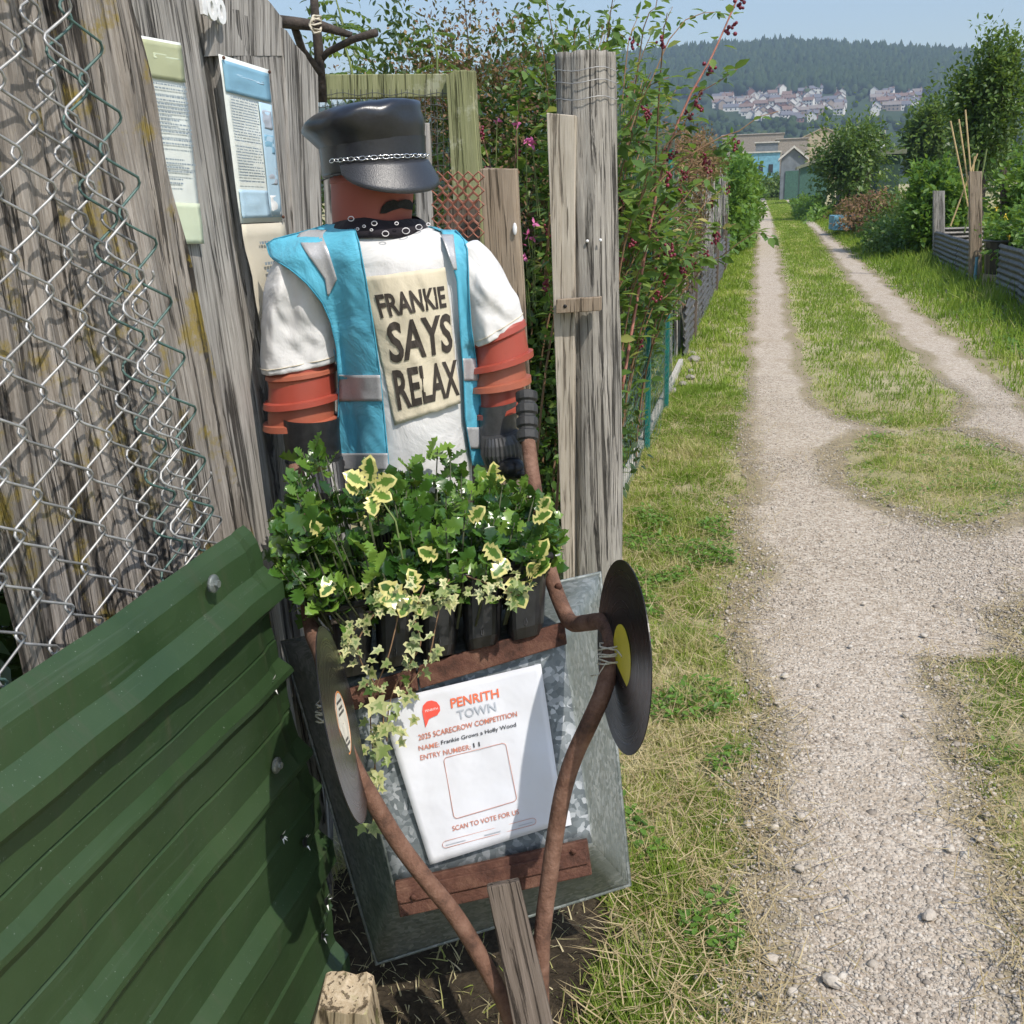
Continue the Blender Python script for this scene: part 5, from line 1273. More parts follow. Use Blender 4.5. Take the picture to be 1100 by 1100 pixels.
e1, C1, O1 = record('black record with yellow label tied to the right barrow leg', None, [(665, 601), (671, 809)], .265, -1, False, 'label_yellow', 1.60)
e2, C2, O2 = record('black record with cream and orange label tied to the left barrow leg', None, [(346, 672), (391, 881)], .17, 1, True, 'label_white', 1.60)
for (e, C, px, py, s_) in ((e1, C1, 655, 706, 1), (e2, C2, 352, 768, -1)):
    mb = MB(); c = P(px, py, 1.64)
    mb.tube([c+CR*(.019*cos(k*1.2))+FW*(.021*sin(k*1.2))+CU*(.012*sin(k*.37)+.001*k-.012) for k in range(34)], .0014, 5)
    mb.tube([c+CR*.015, c.lerp(C, .6)+CU*.01, C], .0014, 5)
    mb.tube([c, c+CR*-.02*s_-CU*.025-FW*.02, c-CR*.03*s_-CU*.03], .0012, 4)
    mb.build('string_tie', 'string', e, smooth=True)
# ================================================================== PLANTER TROUGH
tr = empty('planter_trough', P(475, 690, 1.85), 'black plastic trough of joined pots wedged on top of the barrow', 'planter')
def trough_pt(u, v, dep):   # u along, v down 0..1, dep away
    x = 355+(588-355)*u; ytop = 660-(58*u); ybot = 732-(52*u)
    return P(x, ytop+(ybot-ytop)*v, 1.80+dep)
for k in range(5):
    mb = MB(); rows = []
    for v, sh in ((0, 1.0), (.1, .98), (.85, .86), (1.0, .74)):
        ring = []
        for m_ in range(24):
            a = 2*pi*m_/24; sx = math.copysign(abs(sin(a))**.5, sin(a)); sy = math.copysign(abs(cos(a))**.5, cos(a))
            rib = 1+.02*(1 if m_ % 4 == 0 else 0)
            ring.append(trough_pt((k+.5)/5+.098*sh*sx*rib, v, .10-.10*sh*sy))
        rows.append(ring)
    mb.loft(rows, True, False, True); po = mb.build('cell_pot', 'black_plastic', tr, smooth=False, bevel=.001)
    MB().tube([trough_pt((k+.5)/5+.006*cos(a), .78+.05*sin(a), .012) for a in (0, 1.2, 2.5, 3.8, 5)], .0012, 4, closed=True).build('moulding', 'grey_plastic', po)
rim = [trough_pt(u, -.05, dep) for u, dep in ((-.02, -.008), (1.02, -.008), (1.02, .21), (-.02, .21))]
MB().tube(rim, .007, 8, closed=True).build('trough_rim', 'black_plastic', tr, smooth=True)
mb = MB(); mb.prism([trough_pt(u, .08, dep) for u, dep in ((0, .005), (1, .005), (1, .20), (0, .20))], (0, 0, -.01)); mb.build('potting_soil', 'dark_wood', tr)
# holly and ivy
def spiny(ns=4, w_=.30, sp=.12):
    out_ = [(0, 0)]; 
    for k in range(ns): 
        y = (k+.6)/(ns+.6); wv = w_*sin(pi*min(1, y*1.05))**.7; out_ += [(wv+sp*.9, y+.02), (wv*.80, y+.11)]
    out_ = [p_ for p_ in out_ if p_[1] < .93]
    R_ = out_[1:]; L_ = [(-x, y) for x, y in reversed(R_)]
    ol = [(0, 0)]+R_+[(0, 1.05)]+L_
    vs = [(0, .15, -.01), (0, .4, -.03), (0, .65, -.03), (0, .88, 0)]; b = len(vs)
    for i, (x, y) in enumerate(ol): 
        tip = abs(x) > w_*.8; vs.append((x, y, abs(x)*.26+(.050 if (i % 2 == 1) else -.02)-(.10*y*y)))
    fs = []; n = len(ol)
    for i in range(n):
        a, c = ol[i], ol[(i+1) % n]; m_ = (a[1]+c[1])/2; k = 0 if m_ < .28 else 1 if m_ < .53 else 2 if m_ < .77 else 3
        fs.append((k, b+i, b+(i+1) % n))
    # midrib joints
    for k in range(3):
        for sg in (0, 1):
            lim = (.28, .53, .77)[k]; cand = [i for i in range(n) if (ol[i][0] > 0) == (sg == 0) and abs(ol[i][0]) > 0]
            # boundary vertex between fan k and fan k+1
            for i in range(n):
                a, c, d_ = ol[i-1], ol[i], ol[(i+1) % n]; m1, m2 = (a[1]+c[1])/2, (c[1]+d_[1])/2
                if (m1 < lim) != (m2 < lim) and (c[0] > 0) == (sg == 0): fs.append((k, b+i, k+1) if sg else (k, k+1, b+i))
    # consistent winding, and close any hole along the midrib
    def area(f): (a, b_, c) = [vs[i] for i in f]; return (b_[0]-a[0])*(c[1]-a[1])-(b_[1]-a[1])*(c[0]-a[0])
    fs = [f if area(f) > 0 else (f[0], f[2], f[1]) for f in fs if abs(area(f)) > 1e-9]
    ed = [0, 0, 0, 0]+[1.0]*n
    return vs, fs, ed
HV, HFc, HE = spiny(4, .27, .10)
WV, WF, WE = spiny(4, .34, .06)
IV = [(0, .12, 0)]+[(x, y, z) for x, y, z in [(0, 0, 0), (.22, -.10, .02), (.45, .02, .05), (.25, .26, .0), (.50, .50, .05), (.22, .55, -.01), (0, 1.0, -.05), (-.22, .55, -.01), (-.50, .50, .05), (-.25, .26, 0), (-.45, .02, .05), (-.22, -.10, .02)]]
IV[0] = (0, .32, -.03); IF = [(0, k, k % 12+1) for k in range(1, 13)]; IE = [0]+[1.0]*12
random.seed(77)
ho = empty('holly_plant', P(450, 640, 1.9), 'glossy spiny green holly foliage massed in the black trough', 'holly')
sprigs = []
def topline(x): return float(np.interp(x, [290, 305, 330, 352, 380, 420, 455, 480, 520, 560, 590, 605], [560, 535, 492, 510, 512, 512, 500, 498, 505, 520, 540, 575]))
def botline(x): return float(np.interp(x, [290, 320, 380, 430, 480, 540, 590, 605], [605, 640, 655, 640, 634, 624, 608, 592]))
for k in range(290):
    x = random.uniform(298, 594); t_ = random.random()**.8; y = topline(x)+(botline(x)-topline(x))*t_; dd = 1.74+.30*random.random()+(.10 if t_ < .3 else 0)
    sprigs.append((x, y, dd))
sprigs += [(338, 478, 1.90), (350, 490, 1.9), (325, 486, 1.93), (600, 578, 1.80), (560, 520, 1.95), (470, 482, 2.0), (484, 490, 1.98), (440, 500, 1.96), (395, 505, 1.95), (312, 560, 1.9), (310, 575, 1.86), (585, 560, 1.85)]
A, D_, U_, SZ, RN, VR = [], [], [], [], [], []; stm = MB()
root0 = P(465, 655, 1.90)
for i, (x, y, d) in enumerate(sprigs):
    tip = P(x, y, d); base = root0.lerp(tip, .35); base.z = min(base.z, root0.z+.02); base = root0+(Vector((tip.x, tip.y, root0.z))-root0)*.75
    mid_ = base.lerp(tip, .5)+Vector((random.uniform(-.01, .01), random.uniform(-.01, .01), .01)); stm.tube([base, mid_, tip], [.0025, .002, .0012], 5)
    ax = (tip-base); ax = ax.normalized() if ax.length > .02 else Vector((0, 0, 1)); ax = (ax+ZU*.4-HF*.5+Vector((random.gauss(0, .4), random.gauss(0, .4), random.gauss(0, .25)))).normalized()
    vr = 1.0 if random.random() < .03 else 0.0; nl = random.randint(6, 8); tone = random.gauss(.45, .3)
    for j in range(nl):
        a = j*2.4+i; s_ = ax.orthogonal().normalized(); s2 = ax.cross(s_); o_ = s_*cos(a)+s2*sin(a)
        t2 = j/nl; A.append(tip-ax*(.055*(1-t2))); dr = (o_*(1.1-t2*.8)+ax*(.25+t2*.8)+Vector((random.gauss(0, .3),random.gauss(0, .3),random.gauss(0, .3)))).normalized(); D_.append(dr); U_.append(ax*.5+ZU*.5-FW*.45+Vector((random.gauss(0, .55), random.gauss(0, .55), random.gauss(0, .4)))); SZ.append(random.choice([.020, .026, .032, .038, .045])*random.uniform(.85, 1.15)); RN.append(min(1, max(0, tone+random.gauss(0, .12)))); VR.append(vr)
ar = lambda l: np.array([list(q) for q in l])
scatter('leaves', HV, HFc, ar(A), ar(D_), ar(U_), np.array(SZ), np.array(RN), 'holly', ho, edge=HE, var=np.array(VR), width=np.array(SZ)*1.1, smooth=True)
stm.build('stem', 'holly_stem', ho, smooth=True)
# variegated holly sprigs standing out
vh = empty('variegated_holly', P(420, 560, 1.82), 'yellow edged variegated holly leaves on top of the green holly', 'holly')
A, D_, U_, SZ = [], [], [], []
def leafpx(b, t_, d0, d1, tilt=.3):
    p0, p1 = P(b[0], b[1], d0), P(t_[0], t_[1], d1); A.append(p0); D_.append(p1-p0); U_.append(-FW+CU*tilt+Vector((random.gauss(0, .2),)*3)); SZ.append((p1-p0).length)
for b, t_ in [((398, 520), (397, 490)), ((395, 522), (370, 508)), ((402, 520), (425, 515)), ((398, 532), (402, 553)), ((400, 528), (420, 536)), ((385, 530), (372, 520)), ((436, 642), (408, 628)), ((440, 640), (408, 645)), ((443, 640), (430, 662)), ((448, 636), (440, 612)), ((446, 645), (452, 660)), ((548, 620), (563, 652)), ((545, 600), (530, 620)), ((572, 560), (592, 550)), ((580, 548), (590, 535)), ((470, 600), (450, 590)), ((520, 585), (538, 600)), ((505, 560), (520, 545)), ((360, 625), (345, 640)), ((345, 575), (335, 560))]: leafpx(b, t_, 1.75, 1.73)
scatter('leaves', WV, WF, ar(A), ar(D_), ar(U_), np.array(SZ)*1.0, rng.random(len(A))*.5+.4, 'holly', vh, edge=WE, var=np.ones(len(A)), smooth=True)
MB().tube([P(436, 680, 1.85), P(440, 640, 1.76), P(425, 560, 1.8), P(398, 520, 1.77)], .002, 5).build('stem', 'stem_green', vh, smooth=True)
# trailing ivy
iv = empty('trailing_ivy', P(430, 660, 1.80), 'thin variegated ivy trailing from the trough over the notice', 'ivy')
A, D_, U_, SZ, RN = [], [], [], [], []
trails = [[(425, 640, 1.76), (405, 655, 1.74), (392, 680, 1.74), (390, 710, 1.76), (398, 740, 1.78), (410, 775, 1.79), (405, 810, 1.79), (402, 850, 1.79), (400, 885, 1.78)],
          [(455, 630, 1.75), (446, 660, 1.74), (452, 690, 1.74), (440, 712, 1.76), (425, 730, 1.78), (415, 760, 1.79), (412, 800, 1.8)],
          [(480, 625, 1.75), (473, 640, 1.74), (470, 670, 1.74), (466, 700, 1.75), (450, 722, 1.78), (430, 748, 1.79)],
          [(395, 660, 1.76), (378, 680, 1.74), (372, 694, 1.74), (362, 706, 1.73)],
          [(430, 650, 1.76), (420, 700, 1.76), (400, 760, 1.79), (408, 830, 1.79)], [(500, 620, 1.75), (540, 628, 1.74), (560, 640, 1.74)]]
ms_ = MB()
for tl in trails:
    pt = smoothpath([P(*q)+Vector((random.gauss(0, .004),)*3) for q in tl], 6); ms_.tube(pt, .0013, 5)
    for k in range(3, len(pt), 1):
        for rep in range(2):
            if random.random() < .66: continue
            A.append(pt[k]+CR*random.uniform(-.022, .022)+CU*random.uniform(-.012, .012)-FW*random.uniform(0, .015)); D_.append(CR*random.gauss(0, .6)-CU*random.uniform(.1, 1)-FW*random.uniform(0, .4)); U_.append(-FW+CU*.5+Vector((random.gauss(0, .3),)*3)); SZ.append(random.choice([.012, .016, .02, .024])); RN.append(random.random())
for (px, py, s_) in [(372, 690, .03), (404, 752, .034), (440, 690, .03), (399, 885, .026), (413, 800, .032), (418, 780, .03), (406, 830, .03), (470, 700, .024), (447, 770, .02), (465, 650, .03), (485, 640, .028)]:
    for r_ in range(2): A.append(P(px, py, 1.74)); D_.append(-CU+CR*random.gauss(0, .7)-FW*.2); U_.append(-FW+CU*.4+CR*random.gauss(0, .3)); SZ.append(s_); RN.append(.7)
# ivy inside the trough
for k in range(60):
    x = random.uniform(390, 565); y = random.uniform(615, 652)+(475-x)*.1; A.append(P(x, y, random.uniform(1.70, 1.76))); D_.append(-CU*random.uniform(-.2, 1)+CR*random.gauss(0, .7)-FW*.4); U_.append(-FW+CU*.7+Vector((random.gauss(0, .3),)*3)); SZ.append(random.uniform(.010, .022)); RN.append(random.random())
scatter('leaves', IV, IF, ar(A), ar(D_), ar(U_), np.array(SZ), np.array(RN), 'ivy', iv, edge=IE, var=np.clip(rng.normal(.5, .4, len(A)), 0, 1), width=np.array(SZ)*rng.uniform(.6, 1.15, len(A)))
ms_.build('stem', 'stem_brown', iv, smooth=True)
M['pink_stem'] = plain('pink stem', (.38, .16, .12), .6)
# ================================================================== LANE SIDE, BEYOND THE GATE POST
XM = -.68
gm = empty('green_mesh_fence', (XM, 5.5, 0), 'green coated wire mesh fence with teal posts beside the grass verge', 'mesh fence')
mb = MB(); Y0, Y1 = 4.12, 8.1
ny = int((Y1-Y0)/.075)
for k in range(ny+1):
    y = Y0+(Y1-Y0)*k/ny; mb.tube([Vector((XM+.02*noise.noise(Vector((y*2, z*2, 0))), y+.02*noise.noise(Vector((y*3, z*2, 5))), z)) for z in (0, .5, 1.0, 1.5, 1.95)], .0014, 4)
for k in range(17):
    z = .06+k*.115; mb.tube([Vector((XM+.02*noise.noise(Vector((y*2, z*2, 0))), y, z+.02*noise.noise(Vector((y*1.6, z*1.7, 9))))) for y in np.linspace(Y0, Y1, 22)], .0013, 4)
mb.build('welded_mesh', 'wire_green', gm)
mb = MB()
for k in range(30):   # loose wavy net hung over it
    z = .1+k*.055; ph = random.random()*6
    mb.tube([Vector((XM+.035+.02*sin(y*5+k), y, z+.05*sin((y-5)*3.2+.4*k)+.012*(1 if i % 2 else -1))) for i, y in enumerate(np.linspace(5.0, 7.9, 60))], .0009, 4)
mb.build('loose_net', 'wire_green', gm)
for (y, top) in ((6.3, 1.25), (7.6, 1.84)):
    MB().box((XM+.01, y, top/2), (.03, .04, top)).build('metal_post', 'teal', gm, bevel=.003)
a = slab('concrete_board', (Vector((XM-.01, 4.6, 0)), Vector((XM-.01, 9.5, 0)), Vector((XM-.01, 9.5, .07)), Vector((XM-.01, 4.6, .07))), .04, 'concrete', None, nv=4, seed=71); tag(a, 'low pale edging board at the foot of the green mesh', 'edging')
# flowering shrub leaning over the lane
def arcs(name, label, base_list, n, mat, size, cat, seed, berries=0, reach=.5, hgt=2.2, stem='stem_brown', dens=26, tmpl=LEAF6, side=1, lean_=.15, lo=.75):
    random.seed(seed); b0 = Vector(base_list[0]); e = empty(name, b0, label, cat); mb = MB(); A, D_, U_, SZ, RN, BE = [], [], [], [], [], []
    for k in range(n):
        b = Vector(random.choice(base_list))+Vector((random.gauss(0, .12), random.gauss(0, .25), 0)); h = hgt*random.uniform(.55, 1.08); rx = random.gauss(lean_, .5)*reach*side; ry = random.gauss(0, .7)*reach
        pt = []
        for i in range(15):
            t_ = i/14; pt.append(b+Vector((rx*t_**1.8, ry*t_**1.8, h*(t_-.28*t_**3*random.uniform(.9, 1.1))*1.2)))
        mb.tube(pt, [.007*(1-.75*i/14) for i in range(15)], 5); tone = random.gauss(.5, .15)
        for j in range(dens):
            t_ = random.random()**lo; i = min(13, int(t_*14)); q = pt[i].lerp(pt[i+1], t_*14-i); ax = (pt[i+1]-pt[i]).normalized()
            o_ = Vector((random.gauss(0, 1), random.gauss(0, 1), random.gauss(0, .4))).normalized(); A.append(q+o_*.02); D_.append(o_+ax*.4-ZU*.25); U_.append(ZU+Vector((random.gauss(0, .4),)*3)); SZ.append(size*random.uniform(.5, 1.25)); RN.append(min(1, max(0, tone+random.gauss(0, .22))))
        if k < berries:
            for rep in range(random.randint(1, 3)): i = random.randint(9, 14); BE.append(pt[i]+Vector((random.gauss(0, .04), random.gauss(0, .04), -.03)))
    scatter('leaves', tmpl[0], tmpl[1], ar(A), ar(D_), ar(U_), np.array(SZ), np.array(RN), mat, e); mb.build('stem', stem, e, smooth=True)
    for q in BE:
        m2 = MB()
        for j in range(9): m2.ball(q+Vector((random.gauss(0, .009), random.gauss(0, .009), -j*.006)), random.uniform(.005, .009), 6, 4)
        m2.build('berry_cluster', 'berry', e, smooth=True)
    return e
arcs('honeysuckle_shrub', 'tall leafy shrub with dark red berries arching over the green mesh', [(-.86, 4.7, 0), (-.92, 5.6, 0), (-.85, 6.4, 0), (-.9, 5.0, 0)], 85, 'leaf_shrub', .075, 'shrub', 81, berries=60, reach=.45, hgt=2.3, dens=56, lean_=.55, lo=.45)
arcs('honeysuckle_shrub', 'fine twiggy shrub top with pale seed heads against the sky', [(-1.3, 7.4, .2), (-1.15, 6.8, .2)], 40, 'leaf_mid', .05, 'shrub', 82, reach=.5, hgt=2.75, dens=90)
arcs('honeysuckle_shrub', 'high leafy top of the shrub behind and above the gate post', [(-.95, 4.9, 0), (-1.0, 5.5, 0)], 42, 'leaf_shrub', .06, 'shrub', 84, berries=14, reach=.45, hgt=2.75, dens=70, lean_=.4)
arcs('honeysuckle_shrub', 'long arching shoot leaning out above the lane', [(-.72, 5.0, 1.2)], 3, 'leaf_shrub', .06, 'shrub', 83, berries=3, reach=.5, hgt=1.25, dens=20)
bush('mesh_undergrowth', 'green undergrowth pressed against the inside of the mesh fence', (-1.0, 5.6, .55), (.28, 1.3, .8), 9000, .045, 'leaf_bright', cat='undergrowth', tmpl=LEAF6, seed=8, shell=.2)
bush('mesh_undergrowth', 'taller leafy growth behind the far end of the green mesh', (-1.0, 8.2, 1.0), (.35, 1.6, 1.0), 12000, .05, 'leaf_shrub', cat='undergrowth', tmpl=LEAF6, seed=9, shell=.2)
bush('dead_vine', 'brown tangled dead vine on the fence above the corrugated sheets', (-.86, 11.5, 1.15), (.16, 3.6, .75), 15000, .035, 'leaf_dry', cat='vine', seed=10, shell=.2, lump=.5, stems=14, zmin=.4)
bush('dead_vine', 'reddish seeding climber on top of the far vine fence', (-.82, 13.0, 1.85), (.20, 3.8, .32), 7000, .04, 'leaf_red', cat='vine', seed=11, shell=.2, lump=.6, zmin=1.2)
vf = empty('vine_fence', (-.8, 16, 0), 'old grey paling and wire fence carrying the dead vine', 'fence'); random.seed(90)
for k in range(26):
    y = 9+k*.5; MB().tube([Vector((-.80+random.gauss(0, .01), y, 0)), Vector((-.80+random.gauss(0, .02), y+random.gauss(0, .05), 1.62+random.gauss(0, .12)))], .018, 6).build('paling', 'old_wood', vf)
for k in range(60):
    y = random.uniform(9, 21); z = random.uniform(.5, 1.7); MB().tube(smoothpath([Vector((-.74+random.gauss(0, .02), y, z)), Vector((-.72, y+.3, z-random.uniform(.1, .5))), Vector((-.72, y+.7, max(.1, z-random.uniform(-.2, .7))))], 4), .004, 4).build('vine_stem', 'old_wood', vf)
for z in (.5, 1.1, 1.6): MB().tube([(-.79, 8.2, z), (-.78, 14, z-.04), (-.78, 21.5, z)], .0018, 4).build('fence_wire', 'wire_dark', vf)
sh = empty('flowering_shoot', P(664, 330, 4.7), 'long pinkish flowering shoot rising past the gate post to the top edge', 'shoot')
sp_ = smoothpath([P(x, y, d) for x, y, d in [(668, 420, 4.8), (690, 290, 4.7), (712, 180, 4.6), (738, 110, 4.55), (765, 60, 4.5), (800, -20, 4.45)]], 6)
MB().tube(sp_, [.008*(1-.018*i) for i in range(len(sp_))], 6).build('stem', 'pink_stem', sh, smooth=True)
A, D_, U_, SZ = [], [], [], []
for i in range(2, len(sp_), 1):
    for k in range(4 if i < 20 else 2):
        o_ = Vector((random.gauss(0, 1), random.gauss(0, 1), random.gauss(0, .5))).normalized(); A.append(sp_[i]+o_*random.uniform(.01, .09)); D_.append(o_); U_.append(ZU+o_*.3); SZ.append(random.uniform(.04, .085))
scatter('leaves', LEAF6[0], LEAF6[1], ar(A), ar(D_), ar(U_), np.array(SZ), rng.random(len(A)), 'leaf_shrub', sh)
for i in (14, 18, 21, 24, 27, 29):
    m2 = MB()
    for j in range(10): m2.ball(sp_[i]+Vector((random.gauss(0, .014), random.gauss(0, .012), -.03-j*.005)), random.uniform(.006, .010), 6, 4)
    m2.build('berry_cluster', 'berry', sh, smooth=True)
def corrugated(name, label, p0, p1, h, mat, top=None, seed=0, group=None, lean=0, amp=.012, pitch=.076, nrm=None):
    p0, p1 = Vector(p0), Vector(p1); L = (p1-p0).length; X = (p1-p0).normalized(); N = X.cross(ZU).normalized(); nz_ = int(h/pitch*8); mb = MB(); nx = 12
    for j in range(nz_+1):
        z = h*j/nz_; w_ = amp*sin(2*pi*z/pitch)
        for i in range(nx+1):
            u = i/nx; mb.v.append(tuple(p0+X*L*u+N*(w_+.012*noise.noise(Vector((u*3+seed, z*3, seed)))+lean*z)+ZU*(z+(.02*noise.noise(Vector((u*2, seed, 1)))))))
    mb.f = [(j*(nx+1)+i, j*(nx+1)+i+1, (j+1)*(nx+1)+i+1, (j+1)*(nx+1)+i) for j in range(nz_) for i in range(nx)]
    return tag(mb.build(name, mat, None, smooth=True, fix=False, solid=.002), label, 'corrugated sheet', group)
YL = [10.0, 11.4, 12.9, 14.6, 16.6, 19.0, 22.5]; hs = [.50, .52, .62, .60, .66, .62, .66]
nm = ['first', 'second', 'third', 'fourth', 'fifth', 'sixth']
for k in range(6):
    corrugated('corrugated_sheet', f'weathered corrugated sheet at the foot of the vine fence, {nm[k]} from the mesh fence', (-.72-.006*(k % 2), YL[k], 0), (-.72-.006*(k % 2), YL[k+1]+.05, 0), hs[k], 'corr', seed=k)
for k, y in enumerate((11.4, 16.6, 20.0)):
    a = slab('fence_post', (Vector((-.69, y-.05, 0)), Vector((-.69, y+.05, 0)), Vector((-.69, y+.05, 1.05 if k else .9)), Vector((-.69, y-.05, 1.05 if k else .9))), .07, 'dark_wood', None, seed=k+75, nv=6); tag(a, ['short dark post nearest the mesh end of the low sheets', 'short dark post halfway along the low sheets', 'dark post at the far end of the low sheets before the leafy bush'][k], 'post')
bush('elder_bush', 'bright leafy bush overhanging the lane edge past the low sheets', (-1.0, 27.5, 1.05), (.85, 4.2, 1.35), 15000, .14, 'leaf_bright', seed=12, tmpl=LEAF6, shell=.35, lump=.3)
bush('elder_bush', 'darker leafy bush farther down the left of the lane', (-2.4, 40, 1.0), (1.3, 6, 1.2), 7000, .2, 'leaf_mid', seed=13, shell=.3)
bush('elder_bush', 'mixed garden bushes behind the left vine fence', (-3.2, 15, .8), (1.6, 5, .9), 9000, .12, 'leaf_mid', seed=14, shell=.3)
M['rubble'] = plain('dusty rubble', (.26, .235, .20), .9, scale=40, bump=.5)
# stones and dry clods under the mesh
random.seed(44)
for k in range(7):
    bm = bmesh.new(); bmesh.ops.create_icosphere(bm, subdivisions=2, radius=1); r_ = random.uniform(.03, .07)
    for v in bm.verts: v.co = Vector((v.co.x, v.co.y*1.3, v.co.z*.6))*r_*(1+.3*noise.noise(v.co*1.5+Vector((k, 0, 0))))
    me = bpy.data.meshes.new('rubble_stone'); bm.to_mesh(me); bm.free(); o = link('rubble_stone', me, 'rubble'); o.location = (-.60+random.gauss(0, .04), 8.2+k*.32, .02); tag(o, 'pale rubble stone in the strip below the end of the mesh', 'stone', 'rubble stones at the fence foot')
# ================================================================== RIGHT SIDE PLOTS
def gz(x, y): return groundz(x, y)
def VG(px, py, Y): return VY(px, py, Y)
# corrugated wall
RW = [(2.98, 20.6), (2.98, 18.1), (2.96, 16.6)]
corrugated('corrugated_sheet', 'dull corrugated sheet at the far corner of the right hand plot', (2.98, 20.6, .0), (2.98, 17.9, .0), .66, 'corr', seed=20)
corrugated('corrugated_sheet', 'corrugated sheet between the far corner sheet and the tall brown post', (2.97, 17.95, .0), (2.97, 16.3, .0), .66, 'corr', seed=21)
corrugated('corrugated_sheet', 'corrugated end sheet turning away from the lane at the plot corner', (2.98, 20.6, .05), (4.6, 20.9, .05), .66, 'corr', seed=22)
corrugated('corrugated_sheet', 'lighter corrugated sheet right of the dark tub', (2.98, 14.9, .0), (2.96, 13.3, .0), .74, 'corr', seed=23)
corrugated('corrugated_sheet', 'darkest corrugated sheet at the right edge of the view', (2.94, 13.4, .0), (2.92, 10.9, .0), .78, 'corr', seed=24)
MB()
def vpost(name, label, px0, px1, pyt, pyb, Y, mat, cat='post', seed=0):
    BL, BR, TR, TL = [VY(*q, Y) for q in ((px0, pyb), (px1, pyb), (px1, pyt), (px0, pyt))]
    a = slab(name, (ext(BL, TL, .0), ext(BR, TR, .0), TR, TL), .12, mat, None, seed=seed, nv=12, amp=.006); return tag(a, label, cat)
vpost('plot_post', 'pale square post at the far corner of the corrugated plot', 1003, 1015, 205, 247, 20.4, 'old_wood', seed=80)
vpost('plot_post', 'tall dark brown timber in the gap of the corrugated wall', 1042, 1055, 184, 305, 16.2, 'brown_wood', seed=81)
vpost('plot_post', 'dark forked post among the bean leaves at the right', 1076, 1084, 180, 262, 18.5, 'dark_wood', seed=82)
vpost('plot_post', 'post behind the beans at the right edge', 1092, 1099, 205, 262, 19.5, 'old_wood', seed=83)
tb = empty('plant_tub', (3.15, 15.6, .2), 'dark ribbed plastic tub in the gap of the corrugated wall', 'tub'); mb = MB()
mb.loft([[Vector((3.18+r_*cos(2*pi*k/32)*(1+.03*(k % 2)), 15.55+r_*sin(2*pi*k/32)*(1+.03*(k % 2)), z)) for k in range(32)] for r_, z in ((.20, .12), (.26, .72), (.28, .74), (.25, .72))], True, True, False); mb.build('body', 'black_plastic', tb)
MB().tube([Vector((3.18+.275*cos(k*pi/12), 15.55+.275*sin(k*pi/12), .74)) for k in range(24)], .018, 6, closed=True).build('rim', 'grey_plastic', tb, smooth=True)
a = slab('timber_offcut', (Vector((2.93, 15.55, 0)), Vector((3.12, 15.1, 0)), Vector((3.12, 15.1, .30)), Vector((2.93, 15.55, .30))), .2, 'stump', None, seed=84, nv=6); tag(a, 'sawn timber block in front of the dark tub', 'block')
a = MB().tube([Vector((2.90, 15.9, .0)), Vector((2.9, 15.9, .5))], .02, 8).build('blue_pipe', 'clad_blue', None); tag(a, 'short blue pipe standing beside the tall brown timber', 'pipe')
# bean canes
ct = empty('bean_cane_frame', (4.0, 18.5, 0), 'tied bamboo canes of the bean frame', 'canes')
for (x0, y0, x1, y1, m_) in [(1021, 130, 1040, 222, 'cane'), (1030, 128, 1044, 225, 'cane'), (1050, 165, 1021, 243, 'cane'), (1037, 118, 1044, 200, 'cane'), (1060, 160, 1046, 240, 'stem_green'), (1047, 168, 1040, 236, 'cane'), (1052, 172, 1036, 250, 'stem_green')]:
    MB().tube([VY(x1, y1, 18.2), VY(x0, y0, 18.4)], .013, 6).build('cane', m_, ct)
bush('bean_plants', 'bright green climbing beans over the canes at the right edge', (4.5, 18.3, 1.1), (.95, 1.3, 1.0), 12000, .11, 'leaf_bright', cat='bean plants', seed=20, tmpl=LEAF6, shell=.3, lump=.45)
bush('bean_plants', 'leafy bright plants behind the far corner of the plot', (3.25, 22.5, .85), (.6, 1.0, .95), 9000, .13, 'leaf_bright', cat='plants', seed=21, tmpl=LEAF6, shell=.3, lump=.35)
bush('squash_plants', 'yellow flowering low plants spilling over the corrugated wall', (3.7, 15.4, .85), (.75, 1.6, .42), 7000, .08, 'leaf_bright', cat='plants', seed=22, tmpl=LEAF6, shell=.3, lump=.4, zmin=.5)
bush('squash_plants', 'large leaved plants above the right edge sheet', (4.2, 13.5, 1.0), (.9, 1.6, .8), 6000, .11, 'leaf_bright', cat='plants', seed=23, tmpl=LEAF6, shell=.3, lump=.4, zmin=.4)
random.seed(9)
for k in range(16):
    c = Vector((random.uniform(3.0, 3.8), random.uniform(14.5, 17), random.uniform(.75, 1.2))); e = empty('yellow_flower', c, 'small yellow bloom on the plants over the corrugated wall', 'flower', 'yellow flowers over the corrugated wall')
    scatter('petals', LEAF[0], LEAF[1], np.array([list(c)]*6), rdir(6), rdir(6), np.full(6, .05), rng.random(6), 'yellow', e)
e = empty('pale_flower', VY(1082, 242, 15.8), 'single large pale cream bloom near the dark forked post', 'flower'); c = VY(1082, 242, 15.8)
scatter('petals', LEAF[0], LEAF[1], np.array([list(c)]*14), rdir(14), rdir(14), np.full(14, .07), rng.random(14), 'petal_white', e)
